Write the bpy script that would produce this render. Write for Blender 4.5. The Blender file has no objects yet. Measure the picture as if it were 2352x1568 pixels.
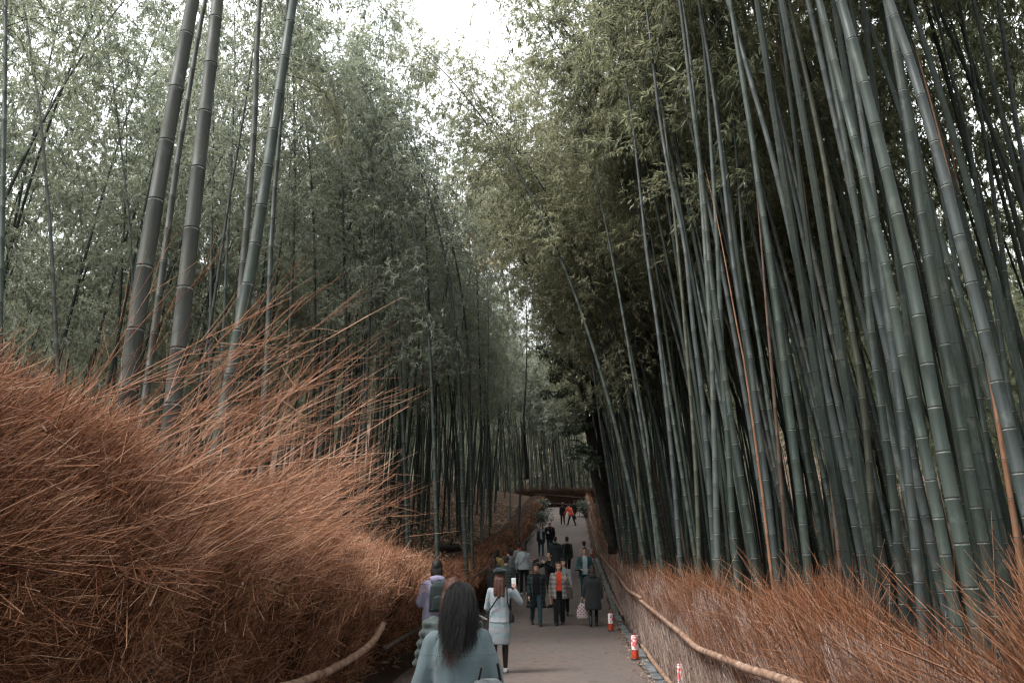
import bpy, bmesh, math, random
import numpy as np
from mathutils import Vector, Matrix, noise as mnoise
R = np.random.default_rng(7)
random.seed(7)
scene = bpy.context.scene
col = scene.collection
PI = math.pi

# ------------------------------------------------------------------ camera model used for laying out the place
F = 1750.0; PITCH = math.radians(15.06); CAMZ = 1.9          # pixels of a 2352 x 1568 frame
cp, sp = math.cos(PITCH), math.sin(PITCH)
def W(px, py, Y):
    x = (px - 1176) / F; u = (784 - py) / F
    k = Y / (cp - u * sp)
    return np.array([x * k, Y, CAMZ + (sp + u * cp) * k])
def project(p):
    x, y, z = p[0], p[1], p[2] - CAMZ
    d = y * cp + z * sp; u = -y * sp + z * cp
    return 1176 + F * x / d, 784 - F * u / d

PZ_Y = [-40, 0, 10, 13, 21, 24.6, 27, 35, 44, 50, 56, 61, 75, 90, 400]
PZ_Z = [0, 0, -.02, -.05, -.08, .10, .36, .92, 1.6, 2.45, 3.35, 3.9, 5.6, 6.6, 6.6]
def pz(y): return np.interp(y, PZ_Y, PZ_Z)
def XL(y): return -2.75 + .077 * np.minimum(y, 90)
def XR(y): return 1.45 + .075 * np.minimum(y, 90)
def ground(x, y):
    x = np.asarray(x, float); y = np.asarray(y, float)
    z = pz(y)
    s = np.maximum(0, XL(y) - .35 - x)
    b = np.interp(y, [0, 8, 16, 30, 60], [.5, .6, 1.0, 1.35, 1.0])
    z = z + np.minimum(1, s * 1.1) * b + .13 * np.clip(s - .8, 0, 11)
    s = np.maximum(0, x - XR(y) - .3)
    z = z + .12 * np.minimum(s, 1) + .03 * np.clip(s, 0, 20)
    z = z + .35 * np.clip(np.abs(x) - 42, 0, 60) + .42 * np.clip(y - 112, 0, 140)      # wooded hillside all round
    return z
def onX(px, py, fx):
    """Y at which the ray through a pixel meets the vertical sheet X = fx(Y)"""
    lo, hi = 1.0, 80.0
    f = lambda Y: W(px, py, Y)[0] - fx(Y)
    ys = np.linspace(1, 80, 800); v = np.array([f(y) for y in ys])
    s = np.where(np.sign(v[:-1]) != np.sign(v[1:]))[0]
    return ys[s[0]] if len(s) else 10.0

# ------------------------------------------------------------------ object helpers
def link(o, parent=None):
    col.objects.link(o)
    if parent is not None: o.parent = parent
    return o
def tag(o, label=None, cat=None, group=None, kind=None):
    if label: o['label'] = label
    if cat: o['category'] = cat
    if group: o['group'] = group
    if kind: o['kind'] = kind
    return o
def thing(name, label, cat, loc=(0, 0, 0), rz=0, group=None):
    o = bpy.data.objects.new(name, None); o.empty_display_size = .1
    o.location = [float(v) for v in loc]; o.rotation_euler = (0, 0, rz)
    link(o); return tag(o, label, cat, group)
def np_mesh(name, V, faces, mats=(), mi=None, smooth=True):
    """V (n,3); faces a list of (m,k) index arrays"""
    me = bpy.data.meshes.new(name)
    V = np.ascontiguousarray(V, dtype=np.float32)
    me.vertices.add(len(V)); me.vertices.foreach_set('co', V.ravel())
    if not isinstance(faces, (list, tuple)): faces = [faces]
    faces = [np.asarray(f, dtype=np.int32) for f in faces if len(f)]
    nl = sum(f.size for f in faces); nf = sum(len(f) for f in faces)
    me.loops.add(nl); me.polygons.add(nf)
    me.loops.foreach_set('vertex_index', np.concatenate([f.ravel() for f in faces]))
    tot = np.concatenate([np.full(len(f), f.shape[1], np.int32) for f in faces])
    st = np.zeros(nf, np.int32); st[1:] = np.cumsum(tot)[:-1]
    me.polygons.foreach_set('loop_start', st)
    me.polygons.foreach_set('loop_total', tot)
    for m in mats: me.materials.append(m)
    if mi is not None: me.polygons.foreach_set('material_index', np.asarray(mi, np.int32))
    me.polygons.foreach_set('use_smooth', np.full(nf, smooth, bool))
    me.update(calc_edges=True)
    return me
def obj(name, me, parent=None, loc=None):
    o = bpy.data.objects.new(name, me)
    if loc is not None: o.location = [float(v) for v in loc]
    return link(o, parent)
def nrm(v): return v / np.maximum(np.linalg.norm(v, axis=-1, keepdims=True), 1e-9)
def tubes(P, rad, k=3, closed=True):
    """P (T,S,3) centre lines, rad (T,S): returns verts, quads"""
    T, S, _ = P.shape
    d = nrm(P[:, -1] - P[:, 0])
    ref = np.where(np.abs(d[:, 2:3]) < .9, np.array([[0, 0, 1.]]), np.array([[1., 0, 0]]))
    n1 = nrm(np.cross(d, ref)); n2 = np.cross(d, n1)
    a = np.arange(k) * 2 * PI / k
    off = np.cos(a)[None, :, None] * n1[:, None] + np.sin(a)[None, :, None] * n2[:, None]
    V = P[:, :, None, :] + rad[:, :, None, None] * off[:, None]
    V = V.reshape(-1, 3)
    t, s, j = np.meshgrid(np.arange(T), np.arange(S - 1), np.arange(k), indexing='ij')
    b = (t * S + s) * k; j2 = (j + 1) % k
    Q = np.stack([b + j, b + j2, b + k + j2, b + k + j], -1).reshape(-1, 4)
    return V, Q
def join(parts):
    Vs, Fs, M, n = [], {}, {}, 0
    for V, Fc, m in parts:
        Vs.append(V)
        Fs.setdefault(Fc.shape[1], []).append(Fc + n); M.setdefault(Fc.shape[1], []).append(np.full(len(Fc), m))
        n += len(V)
    ks = sorted(Fs)
    return np.concatenate(Vs), [np.concatenate(Fs[k]) for k in ks], np.concatenate([np.concatenate(M[k]) for k in ks])
def resample(P, n):
    P = np.asarray(P, float)
    d = np.r_[0, np.cumsum(np.linalg.norm(np.diff(P, axis=0), axis=1))]
    # Catmull-Rom-like smoothing through dense linear interpolation and box blur
    s = np.linspace(0, d[-1], n)
    Q = np.stack([np.interp(s, d, P[:, i]) for i in range(3)], 1)
    for _ in range(2):
        Q[1:-1] = (Q[:-2] + 2 * Q[1:-1] + Q[2:]) / 4
    return Q

# ------------------------------------------------------------------ materials
class NT:
    def __init__(s, name):
        s.m = bpy.data.materials.new(name); s.m.use_nodes = True
        s.t = s.m.node_tree; s.n = s.t.nodes; s.b = s.n['Principled BSDF']; s.out = s.n['Material Output']
    def node(s, typ, ins=None, **kw):
        n = s.n.new(typ)
        for k, v in kw.items(): setattr(n, k, v)
        for k, v in (ins or {}).items(): s.set(n.inputs[k], v)
        return n
    def set(s, sock, v):
        if isinstance(v, bpy.types.NodeSocket): s.t.links.new(v, sock)
        else:
            if sock.type == 'RGBA' and len(v) == 3: v = (*v, 1)
            sock.default_value = v
    def ramp(s, fac, stops):
        r = s.node('ShaderNodeValToRGB', {'Fac': fac}); e = r.color_ramp.elements
        while len(e) < len(stops): e.new(.5)
        for q, (p, c) in zip(e, stops): q.position = p; q.color = (*c, 1)
        return r.outputs[0]
    def noise(s, scale, detail=4, vec=None, rough=.55, out=0):
        n = s.node('ShaderNodeTexNoise', {'Scale': scale, 'Detail': detail, 'Roughness': rough})
        if vec is not None: s.set(n.inputs['Vector'], vec)
        return n.outputs[out]
    def coord(s, scale=(1, 1, 1), kind='Object'):
        c = s.node('ShaderNodeTexCoord').outputs[kind]
        return s.node('ShaderNodeMapping', {'Vector': c, 'Scale': scale}).outputs[0]
    def mix(s, fac, a, b, mode='MIX'):
        n = s.node('ShaderNodeMix', data_type='RGBA', blend_type=mode)
        s.set(n.inputs['Factor'], fac); s.set(n.inputs['A'], a); s.set(n.inputs['B'], b)
        return [o for o in n.outputs if o.type == 'RGBA'][0]
    def math(s, op, a, b=0., c=None):
        n = s.node('ShaderNodeMath', operation=op); s.set(n.inputs[0], a); s.set(n.inputs[1], b)
        if c is not None: s.set(n.inputs[2], c)
        return n.outputs[0]
    def bump(s, h, strength=.3, dist=.01):
        s.set(s.b.inputs['Normal'], s.node('ShaderNodeBump', {'Height': h, 'Strength': strength, 'Distance': dist}).outputs[0])
    def fin(s, color, rough=.8, spec=.3, **kw):
        s.set(s.b.inputs['Base Color'], color); s.set(s.b.inputs['Roughness'], rough)
        s.set(s.b.inputs['Specular IOR Level'], spec)
        return s.m

def mat_culm(name, extra_bright=1.0):
    t = NT(name)
    oi = t.node('ShaderNodeObjectInfo')
    rnd = oi.outputs['Random']
    base = oi.outputs['Color']
    st = t.noise(1.0, 5, t.coord((60, 60, 1.6)))
    bl = t.noise(2.2, 5, t.coord((1.5, 1.5, .7)))
    sp_ = t.noise(40, 3, t.coord((1, 1, 1)))
    c = t.mix(t.ramp(st, [(.35, (0, 0, 0)), (.7, (.5, .5, .5))]), base, t.mix(.22, base, (.16, .175, .155)))
    c = t.mix(t.ramp(bl, [(.42, (0, 0, 0)), (.68, (.75, .75, .75))]), c, t.mix(.26, base, (.10, .108, .10)))
    c = t.mix(t.ramp(sp_, [(.62, (0, 0, 0)), (.72, (.5, .5, .5))]), c, (.035, .035, .03))
    yg = t.noise(1.4, 2, t.coord((.3, .3, 1.5)))
    c = t.mix(t.ramp(yg, [(.48, (0, 0, 0)), (.62, (.45, .45, .45))]), c, t.mix(.4, base, (.055, .053, .026)))
    li = t.noise(6.5, 6, t.coord((1, 1, .8)), .65)
    c = t.mix(t.ramp(li, [(.56, (0, 0, 0)), (.66, (.7, .7, .7))]), c, t.mix(.36, base, (.14, .15, .135)))
    dk = t.noise(11, 5, t.coord((1, 1, .35)), .6)
    c = t.mix(t.ramp(dk, [(.58, (0, 0, 0)), (.70, (.8, .8, .8))]), c, t.mix(.75, base, (.012, .012, .010)))
    t.bump(st, .12, .004)
    return t.fin(c, t.ramp(bl, [(.3, (.5, .5, .5)), (.7, (.75, .75, .75))]), .22)
def mat_plain(name, c, rough=.8, spec=.3, var=.25, scale=12, bump=.0):
    t = NT(name)
    n = t.noise(scale, 4, t.coord())
    cc = t.mix(t.ramp(n, [(.3, (0, 0, 0)), (.7, (1, 1, 1))]), tuple(v * (1 - var) for v in c), tuple(min(1, v * (1 + var)) for v in c))
    if bump: t.bump(n, bump, .01)
    return t.fin(cc, rough, spec)
def mat_leaf(name, stops, trans=.52, rough=.42, spec=.5):
    t = NT(name)
    g = t.node('ShaderNodeNewGeometry')
    cl = t.noise(.55, 3, t.coord(kind='Object'))
    f = t.math('ADD', t.math('MULTIPLY', g.outputs['Random Per Island'], .62), t.math('MULTIPLY', cl, .40))
    c = t.ramp(f, stops)
    t.fin(c, rough, spec)
    tr = t.node('ShaderNodeBsdfTranslucent', {'Color': t.mix(.45, c, (.42, .43, .24))})
    m = t.node('ShaderNodeMixShader', {'Fac': trans, 1: t.b.outputs[0], 2: tr.outputs[0]})
    t.t.links.new(m.outputs[0], t.out.inputs['Surface'])
    return t.m
def mat_twig(name, stops, rough=.6, spec=.25, zdark=None):
    t = NT(name)
    g = t.node('ShaderNodeNewGeometry')
    n = t.noise(3.0, 3, t.coord())
    f = t.math('ADD', t.math('MULTIPLY', g.outputs['Random Per Island'], .75), t.math('MULTIPLY', n, .25))
    c = t.ramp(f, stops)
    k = t.noise(38, 2, t.coord())
    c = t.mix(t.ramp(k, [(.60, (0, 0, 0)), (.68, (.8, .8, .8))]), c, t.mix(.75, c, (.012, .007, .005)))
    return t.fin(c, rough, spec)

M = {}
M['culm'] = mat_culm('bamboo_skin')
M['band'] = mat_plain('node_wax', (.20, .215, .20), .85, .15, .6, 30)
M['ring'] = mat_plain('node_ridge', (.022, .022, .018), .7, .2, .3)
M['leaf_right'] = mat_leaf('leaf_olive', [(.12, (.055, .062, .038)), (.42, (.16, .165, .108)), (.66, (.28, .278, .195)), (.9, (.43, .42, .32))])
M['leaf_left'] = mat_leaf('leaf_sage', [(.12, (.045, .062, .053)), (.42, (.135, .165, .142)), (.66, (.25, .28, .245)), (.9, (.43, .46, .43))], rough=.34)
M['leaf_dark'] = mat_leaf('leaf_shaded', [(.12, (.030, .042, .030)), (.5, (.095, .115, .075)), (.9, (.24, .26, .18))])  # darker copy of the bamboo leaf, deep grove shade put into the colour
M['leaf_tree'] = mat_leaf('leaf_gloss', [(.2, (.02, .035, .024)), (.6, (.05, .075, .05)), (.9, (.10, .13, .10))], .15, .25, .7)
M['leaf_peach'] = mat_leaf('leaf_autumn', [(.15, (.40, .26, .17)), (.55, (.58, .42, .29)), (.9, (.66, .53, .40))], .45, .6, .3)
M['branch'] = mat_plain('green_branch', (.07, .075, .05), .7, .3)
M['bark'] = mat_plain('dark_bark', (.028, .024, .02), .9, .2, .5, 9, .4)
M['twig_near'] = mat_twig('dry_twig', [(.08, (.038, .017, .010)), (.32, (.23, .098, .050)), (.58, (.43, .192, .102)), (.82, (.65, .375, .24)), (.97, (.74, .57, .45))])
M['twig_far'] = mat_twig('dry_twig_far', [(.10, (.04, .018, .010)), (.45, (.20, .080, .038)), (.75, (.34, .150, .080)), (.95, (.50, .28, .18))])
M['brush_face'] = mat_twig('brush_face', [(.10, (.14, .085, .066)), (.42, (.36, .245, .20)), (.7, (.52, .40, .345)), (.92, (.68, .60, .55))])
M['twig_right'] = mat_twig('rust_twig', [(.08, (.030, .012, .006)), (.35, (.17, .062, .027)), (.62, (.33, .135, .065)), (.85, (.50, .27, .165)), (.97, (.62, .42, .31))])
M['brush_dim'] = mat_twig('shaded_brush', [(.1, (.02, .011, .008)), (.5, (.065, .032, .019)), (.9, (.13, .07, .045))])  # dimmed twig colours, the shade at the far end painted in
M['brush_core'] = mat_plain('brush_core', (.030, .016, .010), .95, .1, .5, 30)  # very dark brown, stands in for shade between the twigs
M['pole'] = None
def mat_pole():
    t = NT('bamboo_pole')
    n = t.noise(9, 6, t.coord()); n2 = t.noise(70, 3, t.coord())
    c = t.ramp(n, [(.25, (.10, .055, .035)), (.5, (.27, .165, .115)), (.75, (.40, .295, .225))])
    c = t.mix(t.ramp(n2, [(.55, (0, 0, 0)), (.70, (.8, .8, .8))]), c, (.07, .04, .028))
    t.bump(n2, .2, .003)
    return t.fin(c, .65, .3)
M['pole'] = mat_pole()
M['pole_dark'] = mat_plain('weathered_pole', (.07, .055, .045), .8, .2, .5, 20)
def mat_path():
    t = NT('asphalt')
    co = t.coord()
    n = t.noise(260, 2, co); n2 = t.noise(1.1, 5, co); n3 = t.noise(7, 5, co)
    c = t.ramp(n, [(.3, (.066, .053, .048)), (.55, (.128, .107, .098)), (.75, (.235, .21, .195))])
    c = t.mix(t.ramp(n2, [(.38, (.0, .0, .0)), (.62, (.8, .8, .8))]), c, t.mix(.6, c, (.15, .105, .088)))
    c = t.mix(t.ramp(n3, [(.54, (0, 0, 0)), (.70, (.6, .6, .6))]), c, (.055, .043, .038))
    w_ = t.noise(2.3, 6, t.coord((1, .35, 1)), .7)
    c = t.mix(t.ramp(w_, [(.60, (0, 0, 0)), (.66, (.55, .55, .55))]), c, (.045, .038, .036))
    gr = t.noise(60, 3, co); c = t.mix(t.ramp(gr, [(.60, (0, 0, 0)), (.72, (.5, .5, .5))]), c, (.30, .27, .25))
    t.bump(n, .25, .006)
    return t.fin(c, .8, .3)
M['path'] = mat_path()
M['gutter'] = mat_plain('gutter_stone', (.125, .135, .14), .7, .35, .5, 6, .2)
def mat_soil():
    t = NT('leaf_soil')
    co = t.coord(); n = t.noise(2.2, 8, co, .7); n2 = t.noise(22, 6, co, .7)
    c = t.ramp(n2, [(.3, (.022, .015, .011)), (.5, (.065, .042, .030)), (.7, (.15, .10, .072))])
    c = t.mix(t.ramp(n, [(.4, (0, 0, 0)), (.7, (.6, .6, .6))]), c, (.03, .022, .016))
    t.bump(n2, .6, .04)
    return t.fin(c, .95, .1)
M['soil'] = mat_soil()
M['litter'] = mat_twig('dry_leaf', [(.1, (.10, .055, .035)), (.45, (.27, .165, .11)), (.8, (.46, .33, .25)), (.95, (.55, .44, .35))], .8)

# ------------------------------------------------------------------ world, sun, camera
w = bpy.data.worlds.new('World'); scene.world = w; w.use_nodes = True
nt = w.node_tree; bg = nt.nodes['Background']
sky = nt.nodes.new('ShaderNodeTexSky'); sky.sky_type = 'NISHITA'; sky.sun_disc = False
SUN_EL, SUN_ROT = math.radians(54), math.radians(248)
sky.sun_elevation = SUN_EL; sky.sun_rotation = SUN_ROT; sky.dust_density = 3; sky.air_density = 1.2
hs = nt.nodes.new('ShaderNodeHueSaturation'); hs.inputs['Saturation'].default_value = .14
nt.links.new(sky.outputs[0], hs.inputs['Color'])
mx = nt.nodes.new('ShaderNodeMix'); mx.data_type = 'RGBA'; mx.inputs['Factor'].default_value = .7
nt.links.new(hs.outputs[0], mx.inputs[6]); mx.inputs[7].default_value = (5.3, 5.5, 5.65, 1)   # overcast veil
nt.links.new(mx.outputs[2], bg.inputs['Color']); bg.inputs['Strength'].default_value = .13
sun = bpy.data.lights.new('overcast_sun', 'SUN'); sun.energy = 1.5; sun.angle = math.radians(16); sun.color = (1, .97, .93)
so = bpy.data.objects.new('overcast_sun', sun); link(so)
sd = Vector((math.sin(SUN_ROT) * math.cos(SUN_EL), math.cos(SUN_ROT) * math.cos(SUN_EL), math.sin(SUN_EL)))
so.rotation_euler = sd.to_track_quat('Z', 'Y').to_euler(); so.location = (0, 0, 40)
cam = bpy.data.cameras.new('camera'); cam.sensor_width = 36; cam.lens = F / 2352 * 36; cam.clip_end = 2000; cam.clip_start = .05
co = bpy.data.objects.new('camera', cam); link(co); co.location = (0, 0, CAMZ); co.rotation_euler = (PI / 2 + PITCH, 0, 0)
scene.camera = co
scene.view_settings.view_transform = 'Standard'; scene.view_settings.look = 'None'
scene.view_settings.exposure = 2.2
scene.view_settings.gamma = 1
scene.cycles.use_denoising = True; scene.cycles.denoising_prefilter = 'ACCURATE'
scene.cycles.sample_clamp_indirect = 1.5
scene.cycles.max_bounces = 5; scene.cycles.diffuse_bounces = 4; scene.cycles.transmission_bounces = 4; scene.cycles.glossy_bounces = 2
scene.cycles.use_adaptive_sampling = False; scene.cycles.filter_width = 1.3
# ------------------------------------------------------------------ people
def capsule(p0, p1, r0, r1, n=12, flat=1.0):
    p0, p1 = np.array(p0, float), np.array(p1, float)
    ax = p1 - p0; L = np.linalg.norm(ax); ax = ax / max(L, 1e-6)
    ref = np.array([0, 0, 1.]) if abs(ax[2]) < .9 else np.array([0, 1., 0])
    a1 = nrm(np.cross(ax, ref)); a2 = np.cross(ax, a1)
    rows = [(-r0 * math.cos(t), r0 * math.sin(t)) for t in (.25, .7, 1.2)] + [(0, r0), (L, r1)] + [(L + r1 * math.cos(t), r1 * math.sin(t)) for t in (1.2, .7, .25)]
    a = np.arange(n) * 2 * PI / n
    V = np.concatenate([p0 + ax * h + r * (np.cos(a)[:, None] * a1 + flat * np.sin(a)[:, None] * a2) for h, r in rows])
    return ring_faces(V, len(rows), n)
def ring_faces(V, m, n):
    i, j = np.meshgrid(np.arange(m - 1), np.arange(n), indexing='ij'); b = i * n; j2 = (j + 1) % n
    Q = np.stack([b + j, b + j2, b + n + j2, b + n + j], -1).reshape(-1, 4)
    k = len(V); c0, c1 = V[:n].mean(0), V[-n:].mean(0)
    V = np.vstack([V, c0, c1]); j = np.arange(n); j2 = (j + 1) % n; e = (m - 1) * n
    Tq = np.concatenate([np.stack([np.full(n, k), j2, j], -1), np.stack([np.full(n, k + 1), e + j, e + j2], -1)])
    return V, [Q, Tq]
def loft(rows, n=20, power=2.3):
    """rows of (centre, rx, ry): closed body with rounded-rectangle sections lying in XY"""
    a = np.arange(n) * 2 * PI / n; ca, sa = np.cos(a), np.sin(a)
    k = (np.abs(ca) ** power + np.abs(sa) ** power) ** (-1 / power)
    V = np.concatenate([np.array(c, float) + np.stack([rx * ca * k, ry * sa * k, np.zeros(n)], -1) for c, rx, ry in rows])
    return ring_faces(V, len(rows), n)
def ellip(c, r, rot=None, m=9, n=14):
    t = np.linspace(.12, PI - .12, m); a = np.arange(n) * 2 * PI / n
    V = np.stack([np.sin(t)[:, None] * np.cos(a), np.sin(t)[:, None] * np.sin(a), -np.cos(t)[:, None] * np.ones(n)], -1).reshape(-1, 3) * np.array(r)
    if rot is not None: V = V @ rot.T
    return ring_faces(V + np.array(c, float), m, n)
def rotx(a): c, s = math.cos(a), math.sin(a); return np.array([[1, 0, 0], [0, c, -s], [0, s, c]])
def rotz(a): c, s = math.cos(a), math.sin(a); return np.array([[c, -s, 0], [s, c, 0], [0, 0, 1]])
def merge(parts):
    out = []
    for V, fs in parts:
        first_ = True
        for f in fs:
            out.append((V if first_ else np.zeros((0, 3)), f, first_)); first_ = False
    Vs, Q, T, n, base = [], [], [], 0, 0
    for V, f, fi in out:
        if fi: base = n; Vs.append(V); n += len(V)
        (Q if f.shape[1] == 4 else T).append(f + base)
    return np.concatenate(Vs), [x for x in (np.concatenate(Q) if Q else np.zeros((0, 4), int), np.concatenate(T) if T else np.zeros((0, 3), int)) if len(x)]
def fuse(parts, voxel=.012, smooth=3, fac=.5):
    """overlapping closed shapes grown together into one continuous skin"""
    V, Fc = merge(parts)
    me = np_mesh('tmp', V, Fc); o = bpy.data.objects.new('tmp', me); col.objects.link(o)
    r = o.modifiers.new('r', 'REMESH'); r.mode = 'VOXEL'; r.voxel_size = voxel
    if smooth:
        s_ = o.modifiers.new('s', 'SMOOTH'); s_.iterations = smooth; s_.factor = fac
    dg = bpy.context.evaluated_depsgraph_get(); ev = o.evaluated_get(dg); m2 = ev.to_mesh()
    nv = len(m2.vertices); co_ = np.empty(nv * 3, np.float32); m2.vertices.foreach_get('co', co_)
    nl = len(m2.loops); li = np.empty(nl, np.int32); m2.loops.foreach_get('vertex_index', li)
    nf = len(m2.polygons); lt = np.empty(nf, np.int32); m2.polygons.foreach_get('loop_total', lt); ls = np.empty(nf, np.int32); m2.polygons.foreach_get('loop_start', ls)
    nn = np.empty(nv * 3, np.float32); m2.vertices.foreach_get('normal', nn)
    ev.to_mesh_clear(); bpy.data.objects.remove(o); bpy.data.meshes.remove(me)
    fs = []
    for k in (4, 3):
        q = ls[lt == k]
        if len(q): fs.append(li[q[:, None] + np.arange(k)])
    return co_.reshape(-1, 3).astype(float), fs, nn.reshape(-1, 3).astype(float)
def wr(V, N, amp, sc=(14, 14, 9), seed=0):
    d = np.array([mnoise.noise(Vector((v[0] * sc[0] + seed, v[1] * sc[1], v[2] * sc[2]))) for v in V])
    d = d + .5 * np.array([mnoise.noise(Vector((v[0] * sc[0] * 2.3, v[1] * sc[1] * 2.3 + seed, v[2] * sc[2] * 2.1))) for v in V])
    return V + N * (amp * d)[:, None]

def cloth(name, c, rough=.9, var=.18, nap=90):
    t = NT(name); co_ = t.coord()
    n = t.noise(nap, 3, co_); n2 = t.noise(5, 4, co_)
    cc = t.mix(t.ramp(n, [(.3, (0, 0, 0)), (.7, (1, 1, 1))]), tuple(v * (1 - var) for v in c), tuple(min(1, v * (1 + var)) for v in c))
    cc = t.mix(t.ramp(n2, [(.35, (0, 0, 0)), (.7, (.35, .35, .35))]), cc, tuple(v * .72 for v in c))
    t.bump(n, .15, .002)
    t.set(t.b.inputs['Sheen Weight'], .15)
    return t.fin(cc, rough, .2)
def bands(t, axis_out, freq, width, soft=.06):
    f = t.math('FRACT', t.math('MULTIPLY', axis_out, freq))
    return t.math('LESS_THAN', f, width)
def plaid(name, c0, c1, c2, freq=9.0):
    t = NT(name); co_ = t.coord()
    s_ = t.node('ShaderNodeSeparateXYZ', {'Vector': co_})
    x, z = t.math('ADD', s_.outputs[0], s_.outputs[1]), s_.outputs[2]
    bx, bz = bands(t, x, freq, .45), bands(t, z, freq, .45)
    lx, lz = bands(t, t.math('ADD', x, .3 / freq), freq, .09), bands(t, t.math('ADD', z, .3 / freq), freq, .09)
    c = t.mix(t.math('MULTIPLY', bx, .6), c0, c1); c = t.mix(t.math('MULTIPLY', bz, .6), c, c1)
    c = t.mix(t.math('MULTIPLY', t.math('MAXIMUM', lx, lz), .7), c, c2)
    n = t.noise(140, 3, co_); c = t.mix(t.math('MULTIPLY', n, .35), c, tuple(v * .6 for v in c0))
    return t.fin(c, .92, .15)
def tweed(name, base, blue, pink, fr=26, zo=0.):
    t = NT(name); co_ = t.coord(); s_ = t.node('ShaderNodeSeparateXYZ', {'Vector': co_})
    x, z = t.math('ADD', s_.outputs[0], t.math('MULTIPLY', s_.outputs[1], .6)), s_.outputs[2]
    xz = t.math('ADD', x, t.math('MULTIPLY', z, .35))
    b1 = bands(t, xz, fr, .5); b2 = bands(t, t.math('ADD', z, t.math('MULTIPLY', x, .15)), fr, .5); b3 = bands(t, z, fr * .25, .5)
    chk = t.math('ABSOLUTE', t.math('SUBTRACT', b1, b2))
    alt = t.mix(b3, blue, pink)
    c = t.mix(t.math('MULTIPLY', chk, .75), base, alt)
    n = t.noise(200, 3, co_); c = t.mix(t.math('MULTIPLY', n, .4), c, (.42, .45, .46))
    t.bump(n, .4, .004)
    return t.fin(c, .95, .1)
def hairmat(name, root, tip=None, z0=0, z1=1):
    t = NT(name); co_ = t.coord((90, 90, 3)); n = t.noise(1.0, 4, co_)
    c = t.ramp(n, [(.3, tuple(v * .6 for v in root)), (.7, tuple(v * 1.5 for v in root))])
    if tip:
        s_ = t.node('ShaderNodeSeparateXYZ', {'Vector': t.coord()})
        f = t.node('ShaderNodeMapRange', {'Value': s_.outputs[2], 'From Min': z1, 'From Max': z0}).outputs[0]
        f = t.math('MULTIPLY', f, t.ramp(n, [(.25, (.45, .45, .45)), (.6, (1, 1, 1))]))
        c = t.mix(f, c, tip)
    return t.fin(c, .58, .28)
MP = {}
MP['skin'] = mat_plain('skin', (.56, .34, .25), .55, .35, .08, 30)
MP['lip'] = mat_plain('lip', (.26, .085, .07), .5, .4, .05)
MP['eye'] = mat_plain('eye_dark', (.02, .014, .012), .4, .5, .05)
MP['hair_black'] = hairmat('black_hair', (.013, .011, .010))
MP['hair_brown'] = hairmat('brown_hair', (.035, .020, .015))
MP['hair_red'] = hairmat('red_brown_hair', (.055, .022, .014))
MP['hair_tips'] = hairmat('dark_hair_red_tips', (.009, .0085, .009), (.12, .036, .020), 1.08, 1.27)
MP['black'] = cloth('black_cloth', (.008, .008, .009)); MP['charcoal'] = cloth('charcoal_cloth', (.026, .027, .029))
MP['navy'] = cloth('dark_denim', (.020, .045, .058)); MP['teal_jeans'] = cloth('teal_denim', (.022, .062, .072))
MP['teal_puff'] = cloth('teal_puffer', (.020, .062, .064), .55); MP['dk_green'] = cloth('dark_green_cloth', (.026, .038, .037), .7)
MP['green_puff'] = cloth('dark_green_puffer', (.05, .068, .064), .5); MP['white_tee'] = cloth('pale_tee', (.34, .40, .41))
MP['grey_knit'] = cloth('grey_knit', (.33, .36, .37)); MP['lilac'] = cloth('lilac_jacket', (.25, .235, .33), .7, .08)
MP['pale_teal'] = cloth('pale_teal_wool', (.112, .152, .156), .92, .10, 160); MP['red_knit'] = cloth('red_knit', (.55, .055, .030))
MP['orange'] = cloth('orange_jacket', (.62, .075, .035)); MP['beige'] = cloth('beige_cloth', (.33, .26, .235)); MP['mustard'] = cloth('mustard_cloth', (.34, .25, .10))
MP['rust'] = cloth('rust_scarf', (.20, .055, .025)); MP['tights'] = cloth('sheer_black_tights', (.028, .019, .018), .6); MP['grey_mix'] = cloth('grey_print', (.22, .23, .24), .9, .5, 50)
MP['pink_trousers'] = cloth('pinkish_trousers', (.30, .25, .27)); MP['scarf_print'] = cloth('pale_print_scarf', (.30, .34, .38), .9, .55, 45); MP['pink_scarf'] = cloth('pink_scarf', (.48, .10, .10))
MP['bag_grey'] = cloth('grey_canvas', (.10, .11, .115)); MP['white'] = mat_plain('white_rubber', (.62, .65, .66), .6, .3, .08); MP['shoe'] = mat_plain('black_leather', (.012, .012, .012), .45, .5, .2)
MP['plaid'] = plaid('grey_plaid', (.30, .27, .25), (.085, .085, .088), (.42, .36, .31)); MP['dk_plaid'] = plaid('dark_plaid', (.026, .036, .037), (.010, .012, .013), (.07, .09, .09))
MP['tweed'] = tweed('blue_tweed', (.21, .27, .295), (.085, .145, .18), (.27, .205, .21)); MP['quilt'] = cloth('dark_speckle', (.045, .055, .056), .8, .8, 32)
def mk_teal():
    m_ = cloth('pale_teal_wool', (.102, .138, .149), .92, .10, 160); nt_ = m_.node_tree; b_ = nt_.nodes['Principled BSDF']
    t = NT.__new__(NT); t.m = m_; t.t = nt_; t.n = nt_.nodes; t.b = b_
    z_ = t.node('ShaderNodeSeparateXYZ', {'Vector': t.coord()}).outputs[2]
    ln = t.math('LESS_THAN', t.math('ABSOLUTE', t.math('SUBTRACT', z_, 1.215)), .0028)       # stitched yoke seam across the back
    ln2 = t.math('LESS_THAN', t.math('ABSOLUTE', t.math('SUBTRACT', z_, 1.205)), .0012)
    src = b_.inputs['Base Color'].links[0].from_socket
    t.set(b_.inputs['Base Color'], t.mix(t.math('MULTIPLY', t.math('MAXIMUM', ln, ln2), .6), src, (.05, .072, .075)))
    return m_
MP['pale_teal'] = mk_teal()
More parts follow.
